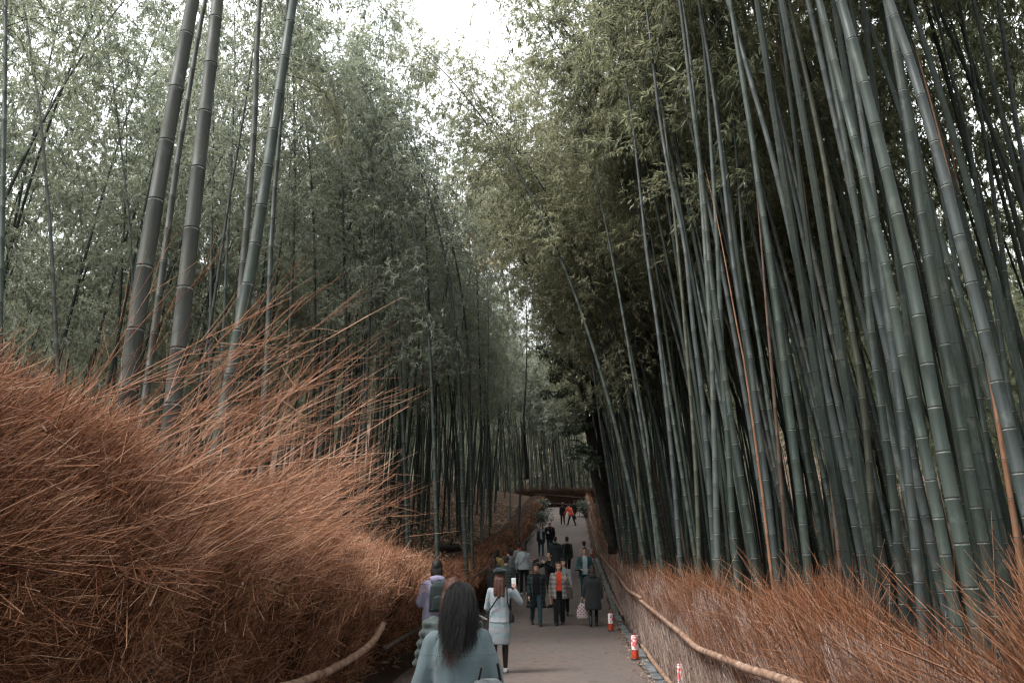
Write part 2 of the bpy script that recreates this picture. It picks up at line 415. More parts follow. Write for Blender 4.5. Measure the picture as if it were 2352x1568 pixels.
MP['beret'] = cloth('dark_teal_felt', (.012, .020, .021)); MP['brown_bag'] = mat_plain('brown_leather', (.06, .042, .036), .6, .35, .2)
MP['metal'] = mat_plain('steel', (.45, .47, .48), .35, .6, .05); MP['bag_print'] = None
def mk_bagprint():
    t = NT('maroon_diamonds'); co_ = t.coord((1, 1, 1)); s_ = t.node('ShaderNodeSeparateXYZ', {'Vector': co_})
    a = t.math('ADD', s_.outputs[0], s_.outputs[2]); b = t.math('SUBTRACT', s_.outputs[0], s_.outputs[2])
    m_ = t.math('MULTIPLY', bands(t, a, 11, .5), bands(t, b, 11, .5))
    return t.fin(t.mix(m_, (.50, .40, .41), (.17, .035, .06)), .8, .2)
MP['bag_print'] = mk_bagprint()

U = np.array([1., 1, 1])
def hand(wrist, f, palm, curl, s, side, fine):
    f = nrm(np.array(f, float)); palm = nrm(np.array(palm, float) - f * np.dot(f, palm)); sd_ = np.cross(f, palm)
    parts = [capsule(wrist, wrist + f * .03 * s, .024 * s, .026 * s, 10), ellip(wrist + f * .055 * s, (.040 * s, .017 * s, .048 * s), np.stack([sd_, palm, f], 1))]
    for i, L in enumerate((.060, .070, .066, .050)):
        b = wrist + f * .088 * s + sd_ * (i - 1.5) * .0195 * s; r = .0088 * s
        d = f; p = b
        for q, l in enumerate((.45, .32, .25)):
            a = curl * (.6 + .5 * q); d = f * math.cos(a * (q + 1) * .7) + palm * math.sin(a * (q + 1) * .7)
            p2 = p + d * L * l * s; parts.append(capsule(p, p2, r, r * .9, 8)); p = p2; r *= .92
    tb = wrist + f * .030 * s - sd_ * side * .030 * s
    td = nrm(f * .75 - sd_ * side * .55 + palm * .35); t1 = tb + td * .035 * s; td2 = nrm(f * .9 + palm * .45 - sd_ * side * .1)
    parts += [capsule(tb, t1, .012 * s, .0105 * s, 8), capsule(t1, t1 + td2 * .028 * s, .0105 * s, .008 * s, 8)]
    return parts
WALK = dict(legL=(20, 6), legR=(-16, 24), armL=((.12, .28, -1), (.05, -.12, -1)), armR=((-.12, -.22, -1), (-.05, -.45, -.9)))
WALK2 = dict(legL=(-15, 26), legR=(20, 5), armL=((.12, -.22, -1), (.05, -.45, -.9)), armR=((-.12, .28, -1), (-.05, -.12, -1)))
STAND = dict(legL=(3, 4), legR=(-3, 3), armL=((.16, .02, -1), (.03, -.2, -1)), armR=((-.16, .02, -1), (-.03, -.2, -1)))
PHONE = dict(legL=(3, 4), legR=(-4, 5), armL=((.30, -.1, -1), (-.35, -.85, .35)), armR=((-.30, -.1, -1), (.35, -.85, .35)))
PEOPLE = {}
def person(key, label, top, Y, rz, pose, head=(0, 6), lean=2, up=None, low=None, shoes='shoe', hair=('short', 'hair_black'), coat=None, extra=None, build=1.0, h=None, vox=None, inner=None, hemflare=None, face=True, group='people walking and standing on the path'):
    # foot position and height from the top of the head
    hw = W(top[0], top[1], Y); gx = hw[0]; gzv = float(pz(Y)) + .016
    h = (hw[2] - gzv) if h is None else h
    h = h / 1.02
    s = h / 1.62; b = build
    vox = vox or (.012 if Y < 15 else .014 if Y < 35 else .018)
    J = {}
    hipz = .865
    def leg(side, sw, kb):
        sw, kb = math.radians(sw), math.radians(kb); H_ = np.array([side * .085, 0, hipz])
        K = H_ + .40 * np.array([0, -math.sin(sw), -math.cos(sw)]); A = K + .385 * np.array([0, -math.sin(sw - kb), -math.cos(sw - kb)])
        return H_, K, A, sw - kb
    J['L'], J['R'] = leg(1, *pose['legL']), leg(-1, *pose['legR'])
    dz = .075 - min(J['L'][2][2], J['R'][2][2])
    a = math.radians(lean); sp_ = np.array([0, -math.sin(a), math.cos(a)])
    P0 = np.array([0, 0, hipz])
    SH = P0 + sp_ * .49; NK = SH + sp_ * .02
    yaw, nod = math.radians(head[0]), math.radians(head[1])
    HR = rotz(yaw) @ rotx(nod)
    HC = NK + sp_ * .06 + HR @ np.array([0, -.012, .095])
    arms = {}
    for side, k in ((1, 'armL'), (-1, 'armR')):
        S0 = SH + np.array([side * .158 * b, 0, -.068]); d1, d2 = (nrm(np.array(v, float)) for v in pose[k][:2])
        E_ = S0 + d1 * .275; Wr = E_ + d2 * .235; arms[side] = (S0, E_, Wr, d2)
    def X(parts): return [((V + np.array([0, 0, dz])) * s, f) for V, f in parts]
    root = thing('person', label, 'person', (gx, Y, gzv), rz, group)
    # head offset so that the crown of the head lands on the pixel even when the figure leans
    off = rotz(rz) @ ((HC) * s); root.location.x -= off[0]; root.location.y = Y - off[1] * .0
    # ---- body: one skin
    torso = [loft([(P0 + sp_ * -.02, .14 * b, .10 * b), (P0 + sp_ * .06, .15 * b, .105 * b), (P0 + sp_ * .17, .125 * b, .09 * b), (P0 + sp_ * .33, .15 * b, .10 * b), (P0 + sp_ * .41, .140 * b, .085 * b), (P0 + sp_ * .45, .105 * b, .07 * b), (P0 + sp_ * .49, .062, .055)])]
    limbs = []
    for k in 'LR':
        H_, K, A, ang = J[k]
        limbs += [capsule(H_, K, .078 * b, .052, 12), capsule(K, A, .052, .036, 12)]
    for side in (1, -1):
        S0, E_, Wr, d2 = arms[side]; limbs += [capsule(S0, E_, .045, .038, 10), capsule(E_, Wr, .038, .026, 10)]
    neck = [capsule(NK - sp_ * .05, HC - HR @ np.array([0, -.01, .05]), .052, .048, 12)]
    V1, F1, N1 = fuse(X(torso + limbs + neck), .016, 3)
    hl = lambda v: HC + HR @ np.array(v, float)
    E = lambda c, r: ellip(hl(c), r, HR)
    hp = [E((0, .006, .018), (.073, .093, .098)), E((0, -.022, -.052), (.054, .062, .062)), E((0, -.048, -.088), (.030, .030, .022)), E((0, -.092, -.014), (.012, .018, .026)), E((0, -.104, -.026), (.015, .011, .010)),
          E((.076, .012, -.012), (.010, .020, .030)), E((-.076, .012, -.012), (.010, .020, .030)), E((.038, -.066, -.026), (.026, .024, .024)), E((-.038, -.066, -.026), (.026, .024, .024)), E((0, -.078, .040), (.05, .014, .012)), E((0, -.085, -.060), (.026, .012, .014))] + neck
    V2, F2, N2 = fuse(X(hp), .0075 if Y < 30 else .011, 2)
    pieces = [(V1, F1, 0), (V2, F2, 0)]
    for side, k in ((1, 'armL'), (-1, 'armR')):
        S0, E_, Wr, d2 = arms[side]; hd = pose[k][2] if len(pose[k]) > 2 else d2
        cu = pose[k][3] if len(pose[k]) > 3 else .45; pl = pose[k][4] if len(pose[k]) > 4 else (-side, 0, 0)
        hp = X(hand(Wr, hd, pl, cu, 1.0, side, True))
        V3, F3, N3 = fuse(hp, .006, 1) if Y < 30 else (*merge(hp), None)
        pieces.append((V3, F3, 0))
    if face:
        for sx in (1, -1):
            pieces.append((*X([E((sx * .031, -.082, .010), (.0155, .010, .0065))])[0], 2)); pieces.append((*X([E((sx * .033, -.089, .034), (.020, .006, .0045))])[0], 2))
        pieces.append((*X([E((0, -.094, -.060), (.023, .007, .0075))])[0], 1)); pieces.append((*X([E((.006, -.101, -.034), (.004, .006, .003))])[0], 2)); pieces.append((*X([E((-.006, -.101, -.034), (.004, .006, .003))])[0], 2))
    flat = []
    for V, fs, m in pieces:
        fst = True
        for f in fs:
            flat.append((V if fst else None, f, m)); fst = False
    Vs, byk, mk, n, bs = [], {}, {}, 0, 0
    for V, f, m in flat:
        if V is not None: bs = n; Vs.append(V); n += len(V)
        byk.setdefault(f.shape[1], []).append(f + bs); mk.setdefault(f.shape[1], []).append(np.full(len(f), m))
    ks = sorted(byk)
    obj('body', np_mesh('body', np.concatenate(Vs), [np.concatenate(byk[k]) for k in ks], [MP['skin'], MP['lip'], MP['eye']], np.concatenate([np.concatenate(mk[k]) for k in ks])), root)
    def garment(name, parts, mat, amp=.006, vx=None, sm=3, puff=0, cut=None, sc=(14, 14, 9), extra_mats=()):
        V, fs, N = fuse(X(parts), vx or vox, sm)
        if puff: V = V + N * (puff * np.abs(np.sin(V[:, 2] / s * PI / .075)) - puff * .5)[:, None]
        if amp: V = wr(V, N, amp, sc, len(PEOPLE) * 3.7)
        if cut is not None:
            fs = [f[~cut((V / s - np.array([0, 0, dz]))[f].mean(1), N[f].mean(1))] for f in fs]; fs = [f for f in fs if len(f)]
        return obj(name, np_mesh(name, V, fs, [MP[mat]]), root)
    # ---- legs
    if low:
        kind, mat = low[:2]; wv = low[2] if len(low) > 2 else 1.0
        if kind == 'trousers':
            ps = [ellip(P0 + np.array([0, 0, .02]), (.162 * b, .118 * b, .13))]
            for k in 'LR':
                H_, K, A, ang = J[k]; ps += [capsule(H_, K, .088 * b, .066 * wv, 14), capsule(K, A + (K - A) * .05, .064 * wv, .054 * wv, 14)]
            garment('trousers', ps, mat, .008, sc=(16, 16, 14))
        if kind == 'shorts':
            ps = [ellip(P0 + np.array([0, 0, .02]), (.165 * b, .12 * b, .13))]
            for k in 'LR':
                H_, K, A, ang = J[k]; ps += [capsule(H_, K + (K - H_) * .05, .092 * b, .085, 14)]
            garment('shorts', ps, mat, .007)
        if kind == 'skirt':
            hz = low[3]; ps = [loft([(P0 + np.array([0, 0, .10]), .135 * b, .10 * b), (P0 + np.array([0, 0, -.02]), .178 * b, .135 * b), (P0 + np.array([0, -.0, -.18]), .183 * b, .14), (np.array([0, 0, hz]), .172 * b, .13)], 24)]
            garment('skirt', ps, mat, .004)
            ps = [ellip(P0 - np.array([0, 0, .05]), (.13, .09, .1))]
            for k in 'LR':
                H_, K, A, ang = J[k]; Kn = K + (A - K) * .28
                ps += [capsule(H_, K, .078 * b, .056, 14), capsule(K, Kn, .053, .056, 14), capsule(Kn, A, .056, .036, 14)]
            garment('tights', ps, low[4], 0, sm=4)
    for k in 'LR':
        H_, K, A, ang = J[k]; up_ = max(0, -ang) * .8
        fwd = np.array([0, -math.cos(up_), -math.sin(up_)]); dn = np.array([0, math.sin(up_) * 1., -math.cos(up_)])
        hl_ = A + dn * .040 + fwd * -.045; toe = A + dn * .046 + fwd * .135
        ps = [capsule(hl_, toe, .036, .033, 12), capsule(A + dn * .01, A + dn * .01 + fwd * .07, .040, .030, 12)]
        if shoes == 'boots' or shoes == 'shoe': mat = 'shoe'
        else: mat = shoes
        if shoes == 'boots': ps.append(capsule(A, A + (K - A) * .42, .046, .056, 12))
        sh = garment('shoe', ps, mat, 0, .011, 2)
        if shoes in ('white', 'sneaker'):
            pass
    # ---- upper clothes
    def upper(name, kind, mat, hem, th=0., flare=1.0, open_=0., puff=0., sleeves=True, collar=.0, amp=.007, sc=(14, 14, 9)):
        hz = hem; t_ = th
        rows = []
        if hz < hipz - .05:
            rows = [(np.array([0, .01, hz]), (.175 * b + t_) * flare, (.135 * b + t_) * flare), (np.array([0, .005, (hz + hipz) / 2]), (.172 * b + t_) * (1 + flare) / 2, (.13 * b + t_) * (1 + flare) / 2)]
            rows.append((P0 + sp_ * .02, .172 * b + t_, .125 * b + t_))
        else:
            rows = [(P0 + sp_ * (hz - hipz), .165 * b + t_, .122 * b + t_)]
        rows += [(P0 + sp_ * .17, .148 * b + t_, .112 * b + t_), (P0 + sp_ * .33, .166 * b + t_, .120 * b + t_), (P0 + sp_ * .41, .166 * b + t_ * .6, .106 * b + t_ * .5), (P0 + sp_ * .447, .152 * b + t_ * .4, .096), (P0 + sp_ * .474, .122 * b + t_ * .3, .086), (P0 + sp_ * .497, .090 * b + t_ * .3, .076), (P0 + sp_ * (.515 + collar), .066 + t_ * .5, .064 + t_ * .5)]
        ps = [loft(rows, 28)]
        if sleeves:
            for side in (1, -1):
                S0, E_, Wr, d2 = arms[side]
                ps += [ellip(S0, (.054 + t_ * .35,) * 3), capsule(S0, E_, .060 + t_ * .5, .052 + t_ * .5, 14), capsule(E_, Wr - d2 * .01, .052 + t_ * .5, .042 + t_ * .4, 14)]
        cut = None
        if open_:
            cut = lambda c, n: (c[:, 1] < -.02) & (np.abs(c[:, 0]) < open_ * (1 + .5 * np.clip((1.25 - c[:, 2]), 0, 1))) & (c[:, 2] < 1.40)
        return garment(name, ps, mat, amp, puff=puff, cut=cut, sc=sc)
    for u in up or []: upper(*u[0], **u[1])
    # ---- hair and hats
    hk, hm = hair
    if hk != 'bald':
        ps = [E((0, .014, .028), (.083, .098, .104)), E((0, .050, -.030), (.066, .056, .070))]
        if hk in ('bob', 'long', 'fringe'):
            ps += [E((.064, .030, -.055), (.030, .060, .085)), E((-.064, .030, -.055), (.030, .060, .085)), E((0, .066, -.06), (.070, .045, .09))]
        if hk == 'fringe': ps += [E((0, -.062, .058), (.068, .030, .030))]
        if hk == 'puffy': ps += [E((0, .02, .055), (.098, .105, .085)), E((.06, .0, .02), (.034, .07, .06)), E((-.06, .0, .02), (.034, .07, .06)), E((0, -.06, .07), (.07, .03, .03))]
        if hk == 'long':
            for dx_, dz_ in ((0, 0), (.05, .03), (-.05, .02)):
                c0 = hl((dx_ * .9, .075, -.06)); ps.append(capsule(c0, c0 + np.array([dx_ * .4, .045, -.26 + dz_]), .052, .030, 12))
        loc = lambda c: (c - HC) @ HR
        zl = .050 if hk == 'fringe' else .066
        hc = lambda c, n: (loc(c)[:, 1] < -.035) & (loc(c)[:, 2] < zl) & (np.abs(loc(c)[:, 0]) < .078)
        garment('hair', ps, hm, .006, .010 if Y < 30 else .014, 2, cut=hc, sc=(40, 40, 12))
    for ex in extra or []: ex(root, X, hl, E, garment, dict(P0=P0, sp=sp_, SH=SH, NK=NK, HC=HC, HR=HR, arms=arms, J=J, s=s, dz=dz, b=b))
    PEOPLE[key] = dict(root=root, s=s, dz=dz, arms=arms, SH=SH, P0=P0, sp=sp_, HC=HC, HR=HR, h=h)
    return root
def scarf(mat, fat=.03, tails=0):
    def f(root, X, hl, E, garment, j):
        c = j['NK'] + j['sp'] * .035; a = np.arange(12) * 2 * PI / 12
        ps = [capsule(c + np.array([.068 * math.cos(t), .070 * math.sin(t), .012 * math.sin(2 * t)]), c + np.array([.068 * math.cos(t + .55), .070 * math.sin(t + .55), .012 * math.sin(2 * t + 1)]), fat, fat, 8) for t in a]
        if tails: ps += [capsule(c + np.array([.02, -.10, -.02]), c + np.array([.03, -.165, -tails]), .035, .05, 10, .6), capsule(c + np.array([-.02, -.10, -.02]), c + np.array([-.03, -.16, -tails * .9]), .035, .05, 10, .6)]
        garment('scarf', ps, mat, .006, .011, 2)
    return f
def hat(kind, mat):
    def f(root, X, hl, E, garment, j):
        if kind == 'beret': ps = [E((0, .03, .085), (.118, .125, .045)), E((.02, .045, .105), (.085, .09, .035)), E((0, .015, .05), (.086, .100, .05))]
        else: ps = [E((0, .008, .060), (.084, .100, .075)), E((0, -.105, .048), (.062, .060, .008))]
        garment(kind, ps, mat, .002, .009, 2)
    return f
def hood(mat):
    def f(root, X, hl, E, garment, j):
        c = j['NK'] + j['sp'] * .0
        garment('hood', [ellip(c + np.array([0, .085, -.02]), (.115, .055, .075)), ellip(c + np.array([.07, .04, .01]), (.05, .06, .035)), ellip(c + np.array([-.07, .04, .01]), (.05, .06, .035))], mat, .008, .012, 2)
    return f
def straps(mat, xs=(.085, -.085), w=.022):
    """shoulder straps of a backpack, worn over the front of the coat"""
    def f(root, X, hl, E, garment, j):
        ps = []
        for x in xs: ps += [capsule(j['SH'] + np.array([x, .05, .01]), j['SH'] + np.array([x, -.09, -.05]), w, w, 8, .5), capsule(j['SH'] + np.array([x, -.09, -.05]), j['P0'] + np.array([x * 1.2, -.145, .30]), w, w, 8, .5)]
        garment('strap', ps, mat, 0, .009, 1)
    return f
def PW(key, v):
    """a point given in a figure's own body units as a world position"""
    p = PEOPLE[key]; q = (np.array(v, float) + np.array([0, 0, p['dz']])) * p['s']
    r = p['root']; return rotz(r.rotation_euler.z) @ q + np.array(r.location)
def wrist(key, side): return PEOPLE[key]['arms'][side][2]

zz = lambda a, b: (861.3 + a * .30425, 1091 + b * .30425)
BACK = PI
J_ = lambda mat, hem, **k: (('jacket', 'j', mat, hem), k)
C_ = lambda mat, hem, **k: (('coat', 'c', mat, hem), k)
S_ = lambda mat, hem, **k: (('sweater', 's', mat, hem), k)
person('p4', 'person in blue tweed jacket and skirt with dark beret, raising a phone', zz(945, 700), 13.0, BACK - .12,
       dict(legL=(-6, 8), legR=(8, 4), armL=((.25, -.15, -1), (-.1, -.75, -.5)), armR=((-.62, -.40, -.62), (.50, -.55, .85), (.1, -.25, 1), .7, (1, -.2, 0))), head=(0, 0), lean=0,
       up=[J_('tweed', .80, th=.004, amp=.006)], low=('skirt', 'tweed', 1, .46, 'tights'), shoes='white', hair=('long', 'hair_red'), extra=[hat('beret', 'beret')])
person('p5', 'person in open dark plaid coat, black top and teal trousers, walking this way', zz(1215, 648), 20.8, .05, WALK, head=(-4, 10),
       up=[S_('black', .84, th=.006), C_('dk_plaid', .50, th=.03, flare=1.28, open_=.085)], low=('trousers', 'navy', 1.1), hair=('puffy', 'hair_black'), build=1.05, extra=[scarf('rust', .018)])
person('p6', 'person in grey plaid jacket over a red sweater, walking toward the camera', zz(1385, 642), 21.0, -.05,
       dict(legL=(-8, 14), legR=(16, 5), armL=((.35, .05, -1), (-.35, -.75, .75), (-.1, -.35, 1), .9, (-.6, -.4, 0)), armR=((-.22, -.05, -1), (-.12, -.25, -1), (0, -.2, -1), .6)), head=(-5, 4),
       up=[S_('red_knit', .90, th=.008), (('jacket', 'c', 'plaid', .70), dict(th=.028, flare=1.12, open_=.065))], low=('trousers', 'black', 1.25), hair=('bob', 'hair_brown'), build=1.05)
person('p7', 'person with black fringe in a grey coat, half hidden behind the red sweater', zz(1420, 612), 22.4, -.1, WALK2, head=(-8, 4),
       up=[C_('grey_mix', .62, th=.022, flare=1.15)], low=('trousers', 'black', 1.0), hair=('fringe', 'hair_black'))
MP['sneaker'] = MP['shoe']
person('p8', 'person in black raising a camera, wearing shorts and dark shoes', zz(1315, 572), 24.6, -.9,
       dict(legL=(6, 5), legR=(-8, 6), armL=((.45, -.6, -.35), (-.35, -.75, .55), (-.3, -.6, .6), .9), armR=((-.6, -.55, -.30), (.15, -.75, .60), (.3, -.5, .8), .9)), head=(0, -4),
       up=[J_('black', .70, th=.022)], low=('shorts', 'black'), shoes='shoe', hair=('short', 'hair_black'))
person('p9', 'person in open teal puffer jacket and pale tee holding a selfie stick', zz(1580, 540), 25.8, -.05,
       dict(legL=(10, 6), legR=(-8, 14), armL=((.28, .0, -1), (.02, -.25, -1), (0, -.3, -1), .6), armR=((-.26, .05, -1), (.28, -.85, -.25), (.7, -.7, 0), 1.1, (0, 0, -1))), head=(-3, 4),
       up=[S_('white_tee', .80, th=.006), (('jacket', 'c', 'teal_puff', .76), dict(th=.026, open_=.075, puff=.012))], low=('trousers', 'teal_jeans', 1.05), hair=('short', 'hair_black'), build=1.05)
person('p10', 'person in beige jacket and dark cap walking away behind the teal puffer', zz(1577, 488), 31.0, BACK, WALK, up=[J_('beige', .78, th=.02)], low=('trousers', 'charcoal'), hair=('short', 'hair_black'), extra=[hat('cap', 'charcoal')])
person('p11', 'person in knee length charcoal coat with pink scarf, walking away on the right', zz(1640, 676), 20.7, BACK - .06,
       dict(legL=(-10, 12), legR=(12, 5), armL=((.22, .08, -1), (.06, -.22, -1), (0, -.2, -1), .9), armR=((-.22, .12, -1), (-.04, -.1, -1))), head=(0, 12),
       up=[C_('charcoal', .47, th=.03, flare=1.16)], low=('trousers', 'black', .85), shoes='boots', hair=('bob', 'hair_brown'), extra=[scarf('pink_scarf', .022), hood('charcoal')], build=1.08)
person('p12', 'person in pale grey sweater and black trousers, back turned, with a thin bag strap', zz(1125, 510), 26.8, BACK + .1,
       dict(legL=(4, 6), legR=(-6, 8), armL=((.28, .05, -1), (.0, -.5, -.8)), armR=((-.28, .02, -1), (-.02, -.35, -1))), head=(-18, 8), up=[S_('grey_knit', .80, th=.02)], low=('trousers', 'black', 1.0), shoes='white', hair=('bob', 'hair_brown'),
       extra=[lambda root, X, hl, E, g, j: g('strap', [capsule(j['SH'] + np.array([-.07, .06, .005]), j['P0'] + np.array([-.03, .150, .36]), .009, .009, 8), capsule(j['P0'] + np.array([-.03, .150, .36]), j['P0'] + np.array([.06, .152, .20]), .009, .009, 8), capsule(j['P0'] + np.array([.06, .152, .20]), j['P0'] + np.array([.175, .07, .06]), .009, .009, 8)], 'charcoal', 0, .008, 0)])
person('p13', 'person with orange scarf almost hidden behind the pale grey sweater', zz(1090, 503), 29.0, BACK, STAND, up=[J_('grey_mix', .76, th=.02)], low=('trousers', 'charcoal'), hair=('short', 'hair_brown'), extra=[scarf('orange', .026)])
person('p14', 'person with long brown hair in a dark speckled quilted coat by the left fence', zz(895, 595), 23.4, BACK - .1, PHONE, head=(0, 8), up=[C_('quilt', .66, th=.024)], low=('trousers', 'black'), hair=('long', 'hair_brown'))
person('p15', 'person in dark green puffer jacket, back turned, beside the brown haired one', zz(990, 603), 22.6, BACK + .15, PHONE, head=(-10, 10), up=[J_('green_puff', .76, th=.03, puff=.016)], low=('trousers', 'black'), hair=('short', 'hair_brown'))
person('p16', 'person in grey print top and pinkish trousers beyond the green puffer', zz(1005, 548), 27.2, BACK + .3, STAND, up=[J_('grey_mix', .74, th=.02)], low=('trousers', 'pink_trousers', 1.1), shoes='white', hair=('short', 'hair_brown'))
person('p17', 'person in mustard top mostly hidden by the brown haired one', zz(920, 558), 26.4, BACK - .2, PHONE, up=[J_('mustard', .76, th=.02)], low=('trousers', 'black'), hair=('bob', 'hair_black'))
person('p18', 'person in dark coat with long pale printed scarf walking toward the camera', zz(1252, 373), 41.5, .02, WALK, up=[C_('charcoal', .66, th=.02)], low=('trousers', 'teal_jeans'), hair=('short', 'hair_brown'), extra=[scarf('scarf_print', .03, .46)])
person('p19', 'bald person in black jacket with orange shoulder straps holding a small white cup', zz(1318, 343), 42.6, -.05,
       dict(legL=(-8, 12), legR=(10, 5), armL=((.22, .0, -1), (-.1, -.3, -1)), armR=((-.2, .0, -1), (.4, -.8, .1), (.5, -.8, .1), .9)), up=[J_('black', .74, th=.024)], low=('trousers', 'teal_jeans', 1.1), hair=('bald', 'hair_black'), extra=[straps('orange')], build=1.1)
person('p20', 'person in dark green hooded jacket, back turned, left of a black backpack', zz(1360, 453), 32.0, BACK, WALK, up=[J_('dk_green', .66, th=.034)], low=('trousers', 'black'), hair=('short', 'hair_brown'), extra=[hood('dk_green')], build=1.1)
person('p21', 'person in dark jacket wearing a black backpack, walking away', zz(1448, 453), 32.4, BACK, WALK2, up=[J_('dk_green', .72, th=.024)], low=('trousers', 'black'), hair=('short', 'hair_brown'))
person('p22', 'person in bright orange jacket bending forward far up the path', (1306, 1157), 56.0, BACK + .7, dict(legL=(24, 4), legR=(-20, 6), armL=((.2, -.6, -.8), (0, -.6, -.8)), armR=((-.2, -.6, -.8), (0, -.6, -.8))), head=(0, 30), lean=24, h=1.66, up=[J_('orange', .76, th=.03)], low=('trousers', 'black'), hair=('short', 'hair_black'))
person('p23', 'person in black with a pale cap beside the orange jacket far up the path', (1292, 1152), 56.4, BACK, WALK, up=[J_('black', .7, th=.03)], low=('trousers', 'black'), hair=('short', 'hair_black'), extra=[hat('cap', 'beige')])
person('p24', 'person in black standing right of the orange jacket far up the path', (1319, 1148.5), 61.0, BACK + .4, WALK2, up=[J_('black', .7, th=.03)], low=('trousers', 'black'), hair=('short', 'hair_black'))
person('p3', 'person with black hair in a lilac hooded jacket wearing a dark backpack', zz(470, 633), 12.6, BACK + .25, PHONE, head=(-25, 4), up=[J_('lilac', .76, th=.03, amp=.012)], low=('trousers', 'black'), hair=('bob', 'hair_black'), extra=[hood('lilac'), straps('charcoal')])
person('p2', 'person with red brown hair in dark puffer coat and rust scarf, lower left', zz(590, 768), 6.3, BACK - .25, PHONE, head=(14, 12), up=[J_('green_puff', .62, th=.05, puff=.022)], low=('trousers', 'black'), hair=('long', 'hair_red'), extra=[scarf('rust', .040)])

def long_hair(root, X, hl, E, garment, j):
    """loose strands from the crown down the back"""
    rg = np.random.default_rng(5); n = 3400
    az = rg.uniform(-2.05, 2.05, n); el = rg.uniform(.05, 1.35, n)          # azimuth about the back of the head
    p0 = np.stack([np.sin(az) * np.cos(el) * .088, .012 + np.cos(az) * np.cos(el) * .102, .024 + np.sin(el) * .108], -1)
    S = 10; q = np.linspace(0, 1, S)
    lock = np.sin(np.round(az * 4) * 12.7 + 1) * .5 + .5
    drop = rg.uniform(.10, .18, n) + (.05 + .24 * lock ** 2) * rg.random(n) ** 1.5
    clump = np.round((az + rg.normal(0, .05, n)) * 6) / 6
    P = np.zeros((n, S, 3))
    e = np.minimum(1, q * 3.2)
    sidex = np.sin(az)
    for i in range(S):
        out = .012 + .022 * min(1, q[i] * 1.7)
        P[:, i, 0] = sidex * (np.cos(el) * .088 * (1 - e[i]) + e[i] * (.082 - .004 * q[i])) + out * np.sin(az) * .45
        P[:, i, 1] = .012 + np.cos(az) * (np.cos(el) * .102 * (1 - e[i]) + e[i] * .100) + out * np.cos(az) + .055 * q[i] * np.clip(np.cos(az), 0, 1)
        P[:, i, 2] = p0[:, 2] + .010 * np.sin(e[i] * PI) - (drop + p0[:, 2]) * q[i] ** 1.25
    wv = .016 * q[None] ** 1.5
    P[:, :, 0] += wv * np.sin(clump[:, None] * 9 + q * 9) + (rg.normal(0, .016, (n, 1)) + .024 * np.sin(clump * 13)[:, None]) * q
    P[:, :, 1] += wv * .5 * np.cos(clump[:, None] * 7 + q * 8) + rg.normal(0, .010, (n, 1)) * q
    Pw = HRP(P, j)
    V, Q = tubes(Pw, (rg.uniform(.0011, .0021, n)[:, None] * np.linspace(1, .45, S)), 3)
    obj('hair_strands', np_mesh('hair_strands', (V + np.array([0, 0, j['dz']])) * j['s'], Q, [MP['hair_tips']]), root)
def HRP(P, j): return j['HC'] + P @ j['HR'].T
def seams(root, X, hl, E, garment, j): pass
person('p1', 'person with long red tipped dark hair in pale teal jacket, nearest the camera', zz(640, 806), 5.35, BACK + .08,
       dict(legL=(2, 3), legR=(-2, 3), armL=((.30, .10, -1), (-.45, -.85, .10), (-.3, -.8, .3), .8), armR=((-.30, .10, -1), (.45, -.85, .10), (.3, -.8, .3), .8)), head=(-6, 16), lean=6,
       up=[(('jacket', 'j', 'pale_teal', .60), dict(th=.026, flare=1.05, amp=.017, collar=.012, sc=(9, 9, 3.2)))], low=('trousers', 'charcoal'), hair=('bob', 'hair_tips'), extra=[long_hair], vox=.010, build=1.0)

# ---- things worn or carried
def box_round(w_, d_, h_, r=.03, n=20, top=.9):
    return [loft([((0, 0, 0), w_ * .82, d_ * .8), ((0, 0, h_ * .06), w_, d_), ((0, 0, h_ * .5), w_, d_), ((0, 0, h_ * .85), w_ * top, d_ * .9), ((0, 0, h_), w_ * top * .6, d_ * .55)], n, 3.2)]
def put(name, label, cat, loc, rz, partsmats, group=None):
    root = thing(name, label, cat, loc, rz, group)
    for nm, ps, m, vx in partsmats:
        if vx: V, fs, N = fuse(ps, vx, 2)
        else: V, fs = merge(ps)
        obj(nm, np_mesh(nm, V, fs, [m if not isinstance(m, str) else MP[m]]), root)
    return root
def backpack(key, label, mat, trim, dx=0.):
    p = PEOPLE[key]; s = p['s']
    loc = PW(key, p['P0'] + np.array([dx, .245, .06]))
    put('backpack', label, 'backpack', loc, p['root'].rotation_euler.z, [
        ('bag', box_round(.145 * s, .085 * s, .42 * s), mat, .012), ('pocket', [((V + np.array([0, .075 * s, .03 * s])), f) for V, f in box_round(.11 * s, .04 * s, .20 * s)], mat, .010),
        ('trim', [capsule((-.13 * s, .0, .02 * s), (.13 * s, .0, .02 * s), .02 * s, .02 * s, 8), capsule((-.12 * s, .085 * s, .035 * s), (.12 * s, .085 * s, .035 * s), .012 * s, .012 * s, 8)], trim, None),
        ('handle', [capsule((-.03 * s, -.02 * s, .42 * s), (0, -.02 * s, .45 * s), .008, .008, 6), capsule((0, -.02 * s, .45 * s), (.03 * s, -.02 * s, .42 * s), .008, .008, 6)], trim, None)])
backpack('p3', 'dark teal backpack with pale piping worn over a lilac jacket', 'dk_green', 'teal_jeans')
backpack('p21', 'black backpack worn on a dark jacket in the middle of the crowd', 'black', 'charcoal')
